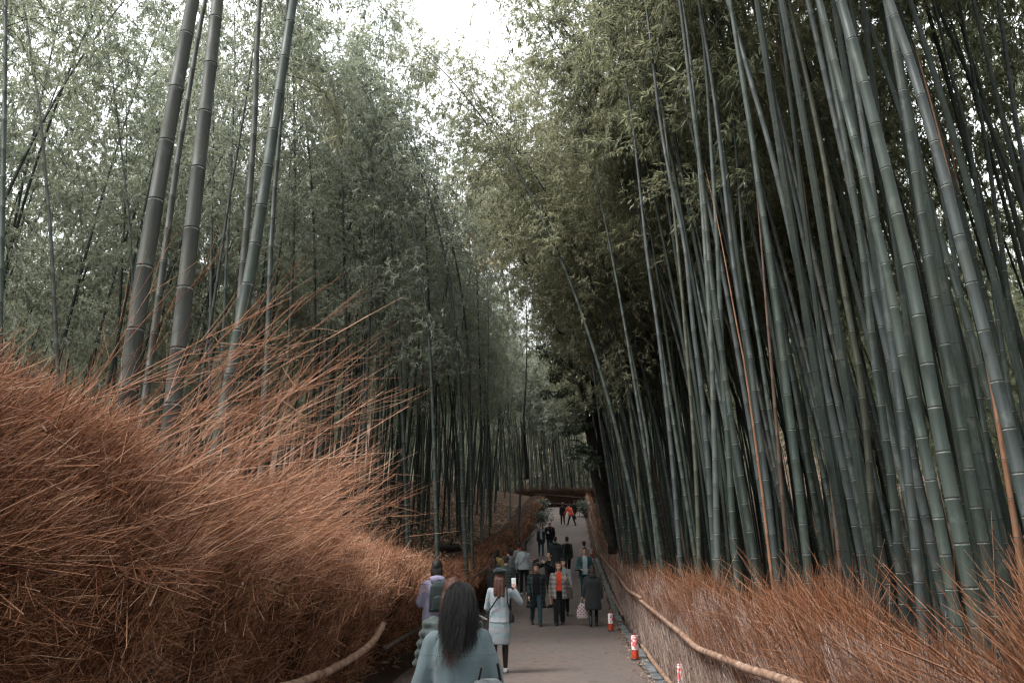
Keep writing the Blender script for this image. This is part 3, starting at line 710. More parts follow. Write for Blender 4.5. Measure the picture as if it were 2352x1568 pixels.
def phone(label, loc, rz, tilt, w_=.074, h_=.15):
    root = thing('phone', label, 'phone', loc, rz); root.rotation_euler = (tilt, 0, rz)
    obj('case', np_mesh('case', *merge([loft([((0, 0, -h_ / 2), w_ / 2 * .9, .0035), ((0, 0, -h_ / 2 + .006), w_ / 2, .0045), ((0, 0, h_ / 2 - .006), w_ / 2, .0045), ((0, 0, h_ / 2), w_ / 2 * .9, .0035)], 24, 6)]), [MP['white']]), root)
    obj('screen', np_mesh('screen', *merge([loft([((0, -.0048, -h_ / 2 + .008), w_ / 2 * .92, .0008), ((0, -.0048, h_ / 2 - .008), w_ / 2 * .92, .0008)], 12, 6)]), [M['screen']]), root)
M['screen'] = mat_plain('phone_glass', (.05, .06, .065), .15, .6, .05)
ws = wrist('p4', -1); phone('white phone raised beside the dark beret', PW('p4', ws + np.array([.03, -.05, .13])), BACK + .3, .1)
phone('white phone held low beside the long dark hair', W(1102, 1415, 5.6), BACK - .9, -1.15, .06, .10)
ws = (wrist('p8', -1) + wrist('p8', 1)) / 2
put('camera', 'small black camera raised to the face of the person in black', 'camera', PW('p8', ws + np.array([0, -.10, .07])), PEOPLE['p8']['root'].rotation_euler.z,
    [('camera_body', [loft([((0, 0, -.04), .062, .028), ((0, 0, .03), .065, .030), ((0, 0, .045), .03, .02)], 20, 4)], 'black', None), ('lens', [capsule((0, -.02, -.003), (0, -.10, -.003), .034, .036, 16)], 'charcoal', None)])
ws = wrist('p9', -1); q0 = ws + np.array([-.02, -.06, -.01])
r0_ = thing('selfie_stick', 'black and silver selfie stick held level across the pale tee', 'selfie stick', PW('p9', q0), PEOPLE['p9']['root'].rotation_euler.z)
obj('grip', np_mesh('grip', *merge([capsule((-.13, 0, -.01), (.10, 0, .0), .017, .016, 10), capsule((.02, 0, -.01), (-.03, .01, -.24), .012, .010, 8)]), [MP['black']]), r0_)
obj('rod', np_mesh('rod', *merge([capsule((.10, 0, 0), (.42, -.03, .02), .008, .007, 8)]), [MP['metal']]), r0_)
put('handbag', 'brown leather handbag hanging at the hip of the plaid jacket', 'handbag', PW('p6', PEOPLE['p6']['P0'] + np.array([.26, -.02, -.16])), 0,
    [('bag', box_round(.10, .06, .26), 'brown_bag', .010), ('strap', [capsule((-.05, 0, .23), (-.08, .0, .62), .009, .009, 6), capsule((.05, 0, .23), (-.04, .02, .62), .009, .009, 6)], 'brown_bag', None)])
ws = wrist('p11', 1)
put('shopping_bag', 'pale shopping bag with maroon diamonds in the hand of the charcoal coat', 'bag', PW('p11', ws + np.array([.06, -.03, -.56])), 0,
    [('bag', box_round(.15, .085, .36, top=.62), 'bag_print', .012), ('handle', [capsule((-.06, 0, .34), (-.01, .0, .50), .010, .010, 6), capsule((.06, 0, .34), (.01, .0, .50), .010, .010, 6)], 'beige', None), ('base', [loft([((0, 0, -.03), .13, .075), ((0, 0, .05), .158, .092)], 20, 3)], 'beige', None)])
p = PEOPLE['p4']
put('shoulder_bag', 'small black bag worn crosswise over the blue tweed jacket', 'shoulder bag', p['root'].location, p['root'].rotation_euler.z, [
    ('strap', [((V + np.array([0, 0, p['dz']])) * p['s'], f) for V, f in [capsule((-.10, .02, 1.385), (.06, .165, 1.13), .012, .012, 8), capsule((.06, .165, 1.13), (.19, .10, .95), .012, .012, 8), capsule((-.125, .09, 1.36), (-.15, .175, 1.12), .010, .010, 8), capsule((-.15, .175, 1.12), (-.215, .02, .86), .010, .010, 8)]], 'black', None),
    ('pouch', [((V + np.array([-.20, .0, .80 + p['dz']])) * p['s'], f) for V, f in box_round(.05, .085, .15)], 'black', .010)])
ww = W(1128, 1520, 5.15)
put('shoulder_bag', 'grey bag with black strap at the right hip of the pale teal jacket', 'shoulder bag', W(1120, 1566, 5.2) + np.array([0, 0, -.22]), .2,
    [('bag', box_round(.12, .06, .24), 'bag_grey', .010), ('strap', [capsule((-.06, 0, .22), (-.05, -.05, .31), .008, .008, 8), capsule((.09, .02, .20), (.055, -.05, .33), .010, .010, 8)], 'black', None)])
put('cup', 'small white cup in the hand of the bald person', 'cup', PW('p19', wrist('p19', -1) + np.array([.04, -.09, -.02])), 0, [('cup_body', [loft([((0, 0, 0), .035, .035), ((0, 0, .11), .045, .045)], 14, 2)], 'white', None)])
# ------------------------------------------------------------------ ground, path
def grid(xs, ys, zf):
    X, Y = np.meshgrid(xs, ys, indexing='ij'); Z = zf(X, Y)
    V = np.stack([X, Y, Z], -1).reshape(-1, 3); n, m = len(xs), len(ys)
    i, j = np.meshgrid(np.arange(n - 1), np.arange(m - 1), indexing='ij'); b = i * m + j
    return V, np.stack([b, b + m, b + m + 1, b + 1], -1).reshape(-1, 4)
def gz(X, Y):
    Z = ground(X, Y)
    nz = np.sin(X * 1.7 + Y * .6) * np.sin(Y * 1.1 - X * .4) * .05
    off = np.where((X > XL(Y) - .3) & (X < XR(Y) + .2), -.03, 1) 
    return Z + np.where(off < 0, -.03, nz)
xs = np.r_[-500, -200, -90, np.arange(-45, -14, 1.5), np.arange(-14, 10, .3), np.arange(10, 46, 1.5), 90, 200, 500]
ys = np.r_[-400, -120, -40, np.arange(-16, 2, 1), np.arange(2, 80, .5), np.arange(80, 140, 4), 250, 600]
V, Q = grid(xs, ys, gz)
tag(obj('ground', np_mesh('ground', V, Q, [M['soil']])), 'leaf strewn brown soil of the bamboo grove floor', kind='structure')
# the asphalt path follows the fences; at the far end it bends away to the right
py_ = np.r_[np.arange(-14, 74.2, .5)]
us = np.linspace(0, 1, 15)
Yg, Ug = np.meshgrid(py_, us, indexing='ij')
def path_edge(y): return XL(y) + .05, XR(y) - .30
l, r_ = path_edge(Yg)
l = l + .05 * np.sin(Yg * 1.3); r_ = r_ + .03 * np.sin(Yg * 2.1 + 1) + .02 * np.sin(Yg * 5.3)
Xg = l + (r_ - l) * Ug
V = np.stack([Xg, Yg, pz(Yg) + .004 + .02 * (1 - (2 * Ug - 1) ** 2)], -1).reshape(-1, 3)
n, m = Yg.shape; i, j = np.meshgrid(np.arange(n - 1), np.arange(m - 1), indexing='ij'); b = i * m + j
tag(obj('path', np_mesh('path', V, np.stack([b, b + 1, b + m + 1, b + m], -1).reshape(-1, 4), [M['path']])),
    'grey brown asphalt path climbing between the brush fences', kind='structure')
# gutter stones along the right edge
parts = []
for k, y in enumerate(np.arange(3, 40, .62)):
    x0 = XR(y) - .27; wv = .17 + .02 * math.sin(k * 2.3); h = .035 + .012 * math.sin(k * 1.7); L = .58
    x1 = x0 + wv; dx = .075 * L
    zs = pz(y); ze = pz(y + L)
    Vb = np.array([[x0, y, zs - .05], [x1, y, zs - .05], [x1 + dx, y + L, ze - .05], [x0 + dx, y + L, ze - .05],
                   [x0 + .01, y + .01, zs + h], [x1 - .01, y + .01, zs + h], [x1 + dx - .01, y + L - .01, ze + h], [x0 + dx + .01, y + L - .01, ze + h]])
    parts.append((Vb, np.array([[4, 5, 6, 7], [0, 1, 5, 4], [1, 2, 6, 5], [2, 3, 7, 6], [3, 0, 4, 7]]), 0))
V, Fc, mi = join(parts)
tag(obj('kerb', np_mesh('kerb', V, Fc, [M['gutter']], smooth=False)), 'worn blue grey edging stones along the right side of the path', kind='structure')

# ------------------------------------------------------------------ bamboo
TONE = {'dark green': (.013, .0215, .0175), 'grey green': (.021, .033, .0275), 'blue grey': (.025, .0335, .0345), 'olive': (.032, .035, .020),
        'straw yellow': (.21, .095, .048), 'rust brown': (.065, .033, .021), 'pale grey': (.050, .061, .056), 'blackish': (.0065, .008, .007), 'taupe grey': (.0225, .024, .020)}
def curve_std(H, tilt, bend, n=60):
    t = np.linspace(0, 1, n); tilt = np.array(tilt); bend = np.array(bend)
    lat = H * (tilt[None] * t[:, None] + bend[None] * (t[:, None] ** 2.6))
    z = H * (t - .22 * np.linalg.norm(bend) * t ** 4)
    return np.c_[lat, z]
def arc(C): return np.r_[0, np.cumsum(np.linalg.norm(np.diff(C, axis=0), axis=1))]
def at_arc(C, d, s):
    P = np.stack([np.interp(s, d, C[:, i]) for i in range(3)], -1)
    e = .05; A = np.stack([np.interp(s + e, d, C[:, i]) for i in range(3)], -1) - np.stack([np.interp(s - e, d, C[:, i]) for i in range(3)], -1)
    return P, nrm(A)
def culm_geo(C, r0, sides=10, inter=1.0, seed=0, rings=True, band=True):
    rg = np.random.default_rng(seed)
    d = arc(C); L = d[-1]
    s = 0.06; S, Rr, mi = [0], [r0 * 1.06], []
    mats = []
    while s < L - .05:
        t = s / L
        r = r0 * max(.10, 1.0 - .95 * max(0, t - .12) ** 1.15)
        if rings:
            S += [s - .30 * r, s - .09 * r, s, s + .10 * r]; Rr += [r, r * .985, r * 1.06, r * .985]
            mats += [0, 1 if band else 0, 2, 2]
        else:
            S += [s]; Rr += [r]; mats += [0]
        s += inter * (.17 + .26 * min(1, t * 4)) * (1 - .35 * max(0, t - .6)) * rg.uniform(.93, 1.07)
    S.append(L); Rr.append(r0 * .05); mats.append(0)
    S = np.array(S); Rr = np.array(Rr)
    P, T = at_arc(C, d, S)
    n1 = nrm(np.cross(T, np.array([[0, 1., 0]]))); n2 = np.cross(T, n1)
    a = np.arange(sides) * 2 * PI / sides
    V = P[:, None] + Rr[:, None, None] * (np.cos(a)[None, :, None] * n1[:, None] + np.sin(a)[None, :, None] * n2[:, None])
    i, j = np.meshgrid(np.arange(len(S) - 1), np.arange(sides), indexing='ij'); b = i * sides; j2 = (j + 1) % sides
    Q = np.stack([b + j, b + j2, b + sides + j2, b + sides + j], -1).reshape(-1, 4)
    return V.reshape(-1, 3), Q, np.repeat(np.array(mats), sides)
def leaves_geo(p, d, l, w, rg):
    n = len(p)
    up = np.array([[0, 0, 1.]]) + rg.normal(0, .45, (n, 3))
    sd = nrm(np.cross(d, up)); nn = np.cross(sd, d)
    l = l[:, None]; w = w[:, None]
    V = np.stack([p, p + d * l * .38 + sd * w + nn * l * .04, p + d * l - nn * l * .10, p + d * l * .38 - sd * w + nn * l * .04], 1).reshape(-1, 3)
    return V, np.arange(n * 4).reshape(-1, 4)
def foliage_geo(C, t0, seed, per_twig=9, twigs=7, gap=.36, blen=1.35, leaf=(.10, .16), droop=.55, wid=.105, branches=True, both=True):
    rg = np.random.default_rng(seed)
    d = arc(C); L = d[-1]
    s = np.arange(L * t0, L * .985, gap); s = s + rg.uniform(-.1, .1, len(s))
    s = np.repeat(s, 2 if both else 1); nb = len(s)
    P, T = at_arc(C, d, s); t = (s / L - t0) / (1 - t0)
    az = np.cumsum(np.full(nb, 2.2)) + rg.normal(0, .6, nb)
    Lb = blen * (.55 + .75 * np.sin(PI * np.clip(t * .85 + .12, 0, 1))) * rg.uniform(.35, 1.35, nb)
    el = rg.normal(.45, .2, nb)
    D = np.stack([np.cos(az) * np.cos(el), np.sin(az) * np.cos(el), np.sin(el)], -1)
    q = np.linspace(0, 1, 5)
    B = P[:, None] + D[:, None] * (Lb[:, None] * q[None])[:, :, None]
    B[:, :, 2] -= droop * Lb[:, None] * q[None] ** 2
    parts = []
    if branches:
        V, Q = tubes(B, .008 * np.linspace(1, .35, 5)[None] * np.ones((nb, 1)), 3); parts.append((V, Q, 1))
    k = twigs
    u = rg.uniform(.22, 1, (nb, k)) ; ui = u * 4; i0 = np.minimum(ui.astype(int), 3); f = ui - i0
    r_ = np.arange(nb)[:, None]
    tp = B[r_, i0] * (1 - f[..., None]) + B[r_, i0 + 1] * f[..., None]
    td = nrm(D[:, None] * .5 + rg.normal(0, .75, (nb, k, 3)) + np.array([0, 0, -.25]))
    tl = rg.uniform(.2, .5, (nb, k))
    tp = tp.reshape(-1, 3); td = td.reshape(-1, 3); tl = tl.ravel()
    m = per_twig
    v = rg.uniform(.3, 1.05, (len(tp), m))
    lp = tp[:, None] + td[:, None] * (tl[:, None] * v)[..., None]; lp[:, :, 2] -= .22 * tl[:, None] * v ** 2
    ld = nrm(td[:, None] * .8 + rg.normal(0, .55, (len(tp), m, 3)) + np.array([0, 0, -.5]))
    ll = rg.uniform(leaf[0], leaf[1], lp.shape[:2])
    V, Q = leaves_geo(lp.reshape(-1, 3), ld.reshape(-1, 3), ll.ravel(), ll.ravel() * wid, rg)
    parts.append((V, Q, 0))
    return parts
STALKS = []     # (object, label key data) used to word the labels of the rest
def stalk(label, C, r0, tone, side, base, leafmat, t0, seed, sides=10, inter=1.0, group=None, band=True, crown=True, fol=None):
    """one bamboo with its own culm and foliage, C local to base"""
    root = thing('bamboo', label, 'bamboo', base, 0, group)
    V, Q, mi = culm_geo(C, r0, sides, inter, seed, True, band)
    c = obj('culm', np_mesh('culm', V, Q, [M['culm'], M['band'], M['ring']], mi), root); c.color = (*TONE[tone], 1)
    if crown:
        V, Fc, mi = join(foliage_geo(C, t0, seed, **(fol or {})))
        obj('foliage', np_mesh('foliage', V, Fc, [M[leafmat], M['branch']], mi, smooth=False), root)
    return root

def traced(label, pts, wpx, Y, tone, group, H=15.0, lean=.03, t0=.5, bend=None, sides=12, short=None, crown=True, wtop=None, seed=None, inter=1.0):
    """pts: (x, y) pixels of the 2352 frame from top to bottom along one stalk standing Y metres ahead"""
    pts = sorted(pts, key=lambda p: -p[1])
    Pw = []; y = Y
    for px, py in pts:
        w0 = W(px, py, Y)
        for _ in range(3): w0 = W(px, py, Y + lean * max(0, w0[2]))
        Pw.append(w0)
    Pw = np.array(Pw)
    d0 = nrm(Pw[min(2, len(Pw) - 1)] - Pw[0])
    g = float(ground(Pw[0][0], Pw[0][1]))
    if Pw[0][2] > g:
        dz = (Pw[0][2] - g + .1); lo = Pw[0] - d0 * dz / max(.3, d0[2]); Pw = np.vstack([lo, Pw])
    dt = nrm(Pw[-1] - Pw[-2] if len(Pw) < 4 else Pw[-1] - Pw[-3])
    rem = H - (Pw[-1][2] - g)
    sgn = 1 if Pw[0][0] < 1 else -1
    bend = (-.08 if sgn > 0 else .12) if bend is None else bend
    if rem > .5:
        e = Pw[-1].copy()
        for q in np.linspace(.1, 1, 10):
            Pw = np.vstack([Pw, e + dt * rem * q / max(.5, dt[2]) + np.array([sgn * bend * rem * q ** 2.2, 0, -.25 * abs(bend) * rem * q ** 3])])
    C = resample(Pw, 70)
    base = C[0].copy()
    dv = Pw[0][1] * cp + (pzv(Pw) - CAMZ) * sp
    r0 = wpx * .86 / 2 * dv / F
    seed = int(abs(pts[0][0] * 7 + pts[0][1])) if seed is None else seed
    side = 'left' if sgn > 0 else 'right'
    if sgn < 0 and Y < 14: t0 = max(t0, .72)
    r = stalk(label, C - base, r0, tone, side, base, 'leaf_left' if sgn > 0 else 'leaf_right', t0, seed, sides, group=group, crown=crown, inter=inter)
    STALKS.append((r, short or label, C, True))
    return r
def pzv(Pw): return Pw[min(1, len(Pw) - 1)][2]

z2 = lambda L: [(1435.5 + a * .5126, b * .5126) for a, b in L]
z3 = lambda L: [(1435.5 + a * .5240, 746.5 + b * .5240) for a, b in L]
z5 = lambda L: [(a * .5127, b * .5127) for a, b in L]
zm = lambda L: [(689 + a * .5127, b * .5127) for a, b in L]
zc = lambda L: [(918.7 + a * .3296, 746.5 + b * .3296) for a, b in L]
GR, GL = 'bamboo stalks of the right grove', 'bamboo stalks of the left grove'
# right grove, traced from near to far
traced('thickest right bamboo stalk, dark green with bright white node rings, nearest the corner', z2([(965, 0), (1060, 330), (1130, 600), (1215, 940), (1300, 1300)]) + z3([(1345, 300), (1395, 560), (1440, 800), (1490, 1000), (1525, 1200), (1560, 1400)]), 41, 4.6, 'grey green', GR, short='thickest white ringed stalk', sides=20, inter=.82)
traced('long thick green bamboo stalk just left of the thickest white ringed one', z2([(870, 0), (945, 300), (1000, 520), (1060, 750), (1110, 950), (1160, 1160), (1215, 1380)]) + z3([(1195, 60), (1250, 280), (1300, 470), (1345, 700), (1385, 900), (1415, 1050), (1440, 1230)]), 31, 6.2, 'grey green', GR, short='long thick green stalk', sides=18)
traced('thick green bamboo stalk just right of the thickest white ringed one', z2([(1180, 50), (1215, 250), (1260, 500), (1290, 700), (1320, 900), (1360, 1150), (1395, 1350)]) + z3([(1385, 0), (1435, 240), (1480, 470), (1520, 700), (1560, 900), (1590, 1050), (1620, 1250)]), 32, 6.4, 'dark green', GR, short='right hand green stalk', sides=18)
traced('thick blue grey bamboo stalk leaning hardest, cut by the right picture edge', z2([(1180, 0), (1290, 300), (1340, 480), (1390, 650), (1450, 850), (1490, 1050), (1545, 1230), (1590, 1400)]) + z3([(1620, 220), (1680, 430), (1720, 600), (1749, 740)]), 36, 5.6, 'blue grey', GR, short='hard leaning blue grey stalk', sides=18)
traced('tall even grey bamboo stalk with thin dark rings, alone in a dark gap', z2([(470, 0), (510, 250), (545, 470), (575, 650), (600, 860), (630, 1020), (660, 1230), (685, 1430)]) + z3([(680, 0), (705, 250), (735, 480), (760, 700), (785, 900), (805, 1100)]), 23, 8.2, 'grey green', GR, short='tall even grey stalk', sides=16)
traced('grey bamboo stalk starting beside the tall even one and slanting away right', z2([(465, 20), (520, 200), (570, 390), (620, 550), (665, 720), (710, 900), (750, 1080), (790, 1270), (825, 1430)]) + z3([(810, 0), (865, 210), (905, 380), (945, 560), (985, 750), (1015, 900), (1045, 1070)]), 22, 8.6, 'blue grey', GR, short='slanting grey stalk', sides=16)
traced('dark green bamboo stalk with a kinked foot, left of the tall even grey one', z2([(245, 0), (285, 330), (310, 530), (340, 750), (360, 950), (375, 1150), (400, 1350)]) + z3([(410, 0), (430, 160), (455, 350), (490, 570), (515, 700), (545, 880), (575, 1080)]), 20, 9.3, 'dark green', GR, short='kinked dark green stalk', sides=14)
traced('olive brown bamboo stalk right of the slanting grey one', z2([(780, 200), (830, 420), (860, 570), (900, 750), (920, 900), (940, 1050), (965, 1200), (990, 1350)]) + z3([(1000, 50), (1035, 250), (1055, 430), (1075, 650), (1085, 850), (1090, 1020)]), 20, 8.8, 'olive', GR, short='olive brown stalk', sides=14)
traced('deep green bamboo stalk with pale rings, two right of the olive brown one', z2([(940, 400), (985, 620), (1030, 900), (1060, 1100), (1090, 1300)]) + z3([(1075, 30), (1110, 250), (1135, 450), (1165, 640), (1185, 800), (1195, 950), (1210, 1100)]), 24, 7.6, 'dark green', GR, short='deep green pale ringed stalk', sides=16)
traced('lilac grey bamboo stalk standing between two deep green ones', z2([(1050, 480), (1080, 650), (1110, 850), (1150, 1200)]) + z3([(1160, 30), (1195, 250), (1215, 420), (1235, 600), (1255, 780), (1270, 950), (1285, 1100)]), 25, 7.4, 'blue grey', GR, short='lilac grey stalk', sides=16)
traced('blue grey bamboo stalk with fine dark rings, second from the pale slim pair', z2([(105, 100), (150, 500), (200, 800), (240, 950), (270, 1100), (290, 1300)]) + z3([(300, 30), (330, 230), (350, 430), (365, 600), (375, 800), (385, 900)]), 17, 11.0, 'blue grey', GR, short='fine ringed blue grey stalk')
traced('upright pale grey bamboo stalk with evenly spaced black rings', z2([(320, 560), (345, 900)]) + z3([(375, 0), (385, 250), (390, 450), (398, 650), (400, 850), (405, 1000)]), 18, 10.4, 'pale grey', GR, short='upright pale grey stalk')
traced('slim grey green bamboo stalk right beside the upright pale grey one', z2([(380, 560), (415, 1100)]) + z3([(430, 250), (450, 480), (462, 700), (475, 900), (485, 1030)]), 18, 10.2, 'grey green', GR, short='slim grey green stalk')
traced('thin straw yellow bamboo stalk with orange rings, broken short', z2([(355, 740), (400, 920), (440, 1120)]) + z3([(490, 0), (525, 170), (550, 350), (570, 500), (590, 650), (610, 800), (625, 950), (645, 1120)]), 9, 9.0, 'straw yellow', GR, H=5.5, crown=False, short='thin straw yellow stalk', bend=.05)
traced('grey bamboo stalk close behind the thin straw yellow one', z2([(425, 640), (460, 950), (500, 1300)]) + z3([(540, 60), (565, 280), (590, 480), (620, 680), (640, 850), (655, 1000)]), 18, 9.8, 'blue grey', GR, short='grey stalk behind the straw one')
traced('slender green bamboo stalk left of the tall even grey one', z2([(490, 560), (530, 1100)]) + z3([(600, 150), (635, 400), (670, 600), (700, 780), (720, 950)]), 14, 11.8, 'grey green', GR, short='slender green stalk')
traced('slender bluish bamboo stalk farther left, bowed like a reed', z2([(40, 600), (100, 1150)]) + z3([(150, 60), (180, 320), (205, 560), (225, 800), (240, 1000)]), 14, 13.0, 'blue grey', GR, short='bowed bluish stalk')
traced('slim olive bamboo stalk left of the fine ringed blue grey one', z2([(205, 800), (255, 1300)]) + z3([(275, 150), (295, 400), (310, 620), (320, 850), (325, 1050)]), 13, 12.5, 'olive', GR, short='slim olive stalk')
traced('rust orange dead bamboo stalk near the right picture edge', z3([(1575, 100), (1610, 280), (1650, 520), (1680, 700), (1710, 880), (1725, 1000)]), 16, 8.2, 'straw yellow', GR, H=8.0, crown=False, short='rust orange stalk', bend=.05)
traced('orange dead bamboo stalk high between the two right hand grey ones', z2([(1410, 350), (1440, 500), (1470, 720), (1500, 900), (1520, 1010)]), 12, 11.5, 'straw yellow', GR, H=10.5, short='high orange stalk', crown=False, bend=.05)
traced('rust brown bamboo stalk left of the tall even grey one', z2([(585, 800), (605, 1020), (620, 1200), (635, 1400), (650, 1560)]), 12, 11.0, 'rust brown', GR, H=9, short='rust brown stalk', crown=False)
traced('brown bamboo stalk in the dark gap left of the slanting grey foot', z3([(855, 100), (875, 350), (900, 650), (925, 850), (940, 1050)]), 13, 10.5, 'rust brown', GR, short='brown stalk in the gap')
traced('grey bamboo stalk at the upper right corner, ringed and slightly bowed', z2([(1680, 50), (1730, 400), (1770, 650), (1810, 900)]), 17, 9.5, 'blue grey', GR, short='upper corner stalk')
traced('dark green bamboo stalk behind the hard leaning blue grey one', z2([(1460, 330), (1530, 570), (1580, 870), (1620, 1100), (1660, 1350), (1690, 1560)]), 16, 9.8, 'dark green', GR, short='stalk behind the leaning one')
traced('second dark green bamboo stalk toward the upper right corner', z2([(1560, 340), (1620, 650), (1660, 930), (1690, 1120), (1720, 1360)]), 16, 10.2, 'dark green', GR, short='corner side green stalk')
traced('blackish bamboo stalk between the right hand green stalk and rust orange stalk', z3([(1500, 20), (1560, 350), (1590, 550), (1620, 750), (1650, 900)]), 16, 9.2, 'dark green', GR, short='blackish stalk')
# left edge of the right grove, leaning over the path
for lab, pts, wp, Y, tn, sh_ in [
    ('leftmost ringed bamboo stalk of the right grove, leaning steeply over the path', [(1360, 400), (1400, 720), (1440, 950), (1475, 1200), (1510, 1400), (1530, 1540)], 9, 25, 'blue grey', 'leftmost leaning stalk'),
    ('second leaning bamboo stalk from the dark tree trunk, ringed and grey', [(1340, 200), (1410, 500), (1455, 700), (1500, 950), (1530, 1200), (1555, 1400)], 10, 23, 'grey green', 'second leaning stalk'),
    ('third leaning bamboo stalk from the dark tree trunk, blackish', [(1390, 120), (1440, 380), (1500, 700), (1545, 950), (1580, 1200), (1600, 1450)], 10, 22, 'dark green', 'third leaning stalk'),
    ('leaning olive bamboo stalk fourth from the dark tree trunk', [(1500, 60), (1560, 320), (1600, 560), (1640, 820), (1665, 1100), (1690, 1480)], 11, 20, 'olive', 'leaning olive stalk'),
    ('leaning pale bamboo stalk crossing behind the olive one', [(1580, 50), (1640, 320), (1690, 600), (1730, 800), (1742, 1100)], 10, 19, 'pale grey', 'leaning pale stalk')]:
    traced(lab, zc(pts), wp, Y, tn, GR, t0=.42, H=15, bend=-.12, short=sh_)
# left grove
traced('thick taupe bamboo stalk, leftmost of the big trio above the brush', z5([(865, 0), (840, 130), (780, 450), (720, 780), (660, 1120), (620, 1380), (595, 1568)]), 51, 4.9, 'taupe grey', GL, short='leftmost thick taupe stalk', sides=22, t0=.62, lean=.05, inter=1.15)
traced('thick taupe bamboo stalk with a lit right rim, middle of the big trio', z5([(975, 0), (960, 150), (925, 450), (885, 780), (850, 1110), (815, 1440), (800, 1568)]), 49, 5.2, 'taupe grey', GL, short='middle thick taupe stalk', sides=22, t0=.62, lean=.05, inter=1.15)
traced('grooved grey bamboo stalk with pale node bands, rightmost of the big trio', z5([(1315, 0), (1280, 230), (1245, 440), (1215, 650), (1180, 870), (1145, 1090), (1105, 1310), (1065, 1520)]), 38, 6.4, 'grey green', GL, short='grooved grey stalk', sides=20, t0=.6, lean=.05)
traced('thinner bamboo stalk half hidden behind the leftmost thick taupe one', z5([(920, 0), (880, 200), (840, 450), (800, 680), (775, 850), (750, 1050)]), 20, 8.0, 'taupe grey', GL, t0=.6, short='half hidden stalk')
traced('straight dark bamboo stalk just left of the grooved grey one', z5([(1165, 0), (1150, 200), (1145, 470), (1125, 780), (1110, 950), (1095, 1120), (1085, 1250)]), 23, 8.4, 'taupe grey', GL, t0=.6, short='straight dark stalk')
traced('dark bamboo stalk showing just right of the grooved grey one', z5([(1250, 650), (1230, 830), (1222, 1000), (1212, 1110), (1205, 1400)]), 17, 9.5, 'dark green', GL, t0=.6, short='dark stalk beside the grooved one')
traced('thin blackish bamboo stalk slanting right between the big trio', z5([(1130, 250), (1085, 560), (1050, 750), (1010, 1000), (975, 1250), (950, 1400)]), 10, 12, 'blackish', GL, t0=.5, short='slanting blackish stalk')
traced('grey bamboo stalk running up the left picture edge', z5([(25, 0), (25, 200), (18, 600), (10, 1000), (5, 1200)]), 16, 9.0, 'grey green', GL, t0=.5, lean=.0, bend=.1, short='stalk at the left picture edge')
traced('slim dark bamboo stalk standing free near the left picture edge', z5([(150, 320), (180, 500), (205, 800), (225, 1000), (235, 1200), (245, 1400)]), 12, 12, 'taupe grey', GL, t0=.6, bend=-.15, short='free slim dark stalk')
traced('slim dark bamboo stalk left behind the thick taupe pair', z5([(520, 480), (565, 850), (580, 1000), (590, 1200)]), 9, 16, 'dark green', GL, bend=-.1, short='slim dark stalk behind the taupe pair')
traced('slim green bamboo stalk upright right of the middle thick taupe one', z5([(1045, 500), (1030, 900), (1012, 1200), (1005, 1400)]), 10, 14, 'grey green', GL, short='upright slim green stalk')
traced('slim bluish bamboo stalk against the middle thick taupe one', z5([(955, 600), (950, 900), (945, 1250)]), 9, 15, 'blue grey', GL, short='slim bluish stalk')
traced('blackish bamboo stalk under the drooping grey crown, thickest there', zm([(185, 700), (195, 1000), (205, 1400)]), 10, 17, 'blackish', GL, t0=.42, H=15, bend=-.2, short='thickest blackish stalk')
traced('thin blackish bamboo stalk right beside the thickest blackish one', zm([(250, 700), (238, 900), (225, 1200), (222, 1400)]), 6, 20, 'blackish', GL, t0=.42, H=15, bend=-.2, short='thin blackish stalk')
traced('dark bamboo stalk rising alone right of the blackish pair', zm([(340, 900), (325, 1150), (312, 1450)]), 10, 18, 'dark green', GL, t0=.42, H=15, bend=-.2, short='lone dark stalk')
traced('dark bamboo stalk forming the left half of a narrow V', zm([(400, 1000), (415, 1150), (430, 1450)]), 9, 19, 'blackish', GL, t0=.42, H=15, bend=-.2, short='left stalk of the V')
traced('dark bamboo stalk forming the right half of a narrow V', zm([(455, 1000), (442, 1150), (425, 1350)]), 7, 22, 'dark green', GL, t0=.42, H=15, bend=-.2, short='right stalk of the V')
traced('upright dark bamboo stalk toward the middle of the picture', zm([(560, 950), (570, 1150), (580, 1450)]), 8, 21, 'blackish', GL, t0=.42, H=15, bend=-.2, short='upright dark stalk')
traced('pale ringed bamboo stalk nearest the left leaf strewn bank', zc([(225, 500), (240, 900), (245, 1100), (255, 1450)]), 12, 16, 'dark green', GL, t0=.42, H=14, bend=-.2, short='pale ringed stalk')
traced('dark green bamboo stalk left of the pale ringed one on the bank', zc([(0, 200), (20, 700), (40, 1200)]), 10, 18, 'dark green', GL, t0=.42, H=14, bend=-.2, short='bank side stalk')
traced('dark green bamboo stalk rising between two fallen logs', zc([(415, 500), (430, 900), (440, 1300), (450, 1450)]), 13, 19, 'dark green', GL, t0=.42, H=15, bend=-.2, short='stalk between the logs')
traced('second dark bamboo stalk beside the one between the logs', zc([(485, 500), (492, 900), (500, 1400)]), 9, 21, 'dark green', GL, t0=.42, H=15, bend=-.2, short='second stalk by the logs')
traced('light grey bamboo stalk catching light above the right log', zc([(612, 380), (605, 700), (585, 1150)]), 6, 30, 'pale grey', GL, t0=.42, short='light stalk above the log')
traced('light grey bamboo stalk catching light nearest the path bend', zc([(875, 450), (860, 700), (845, 1050)]), 7, 33, 'pale grey', GL, t0=.42, short='light stalk nearest the bend')

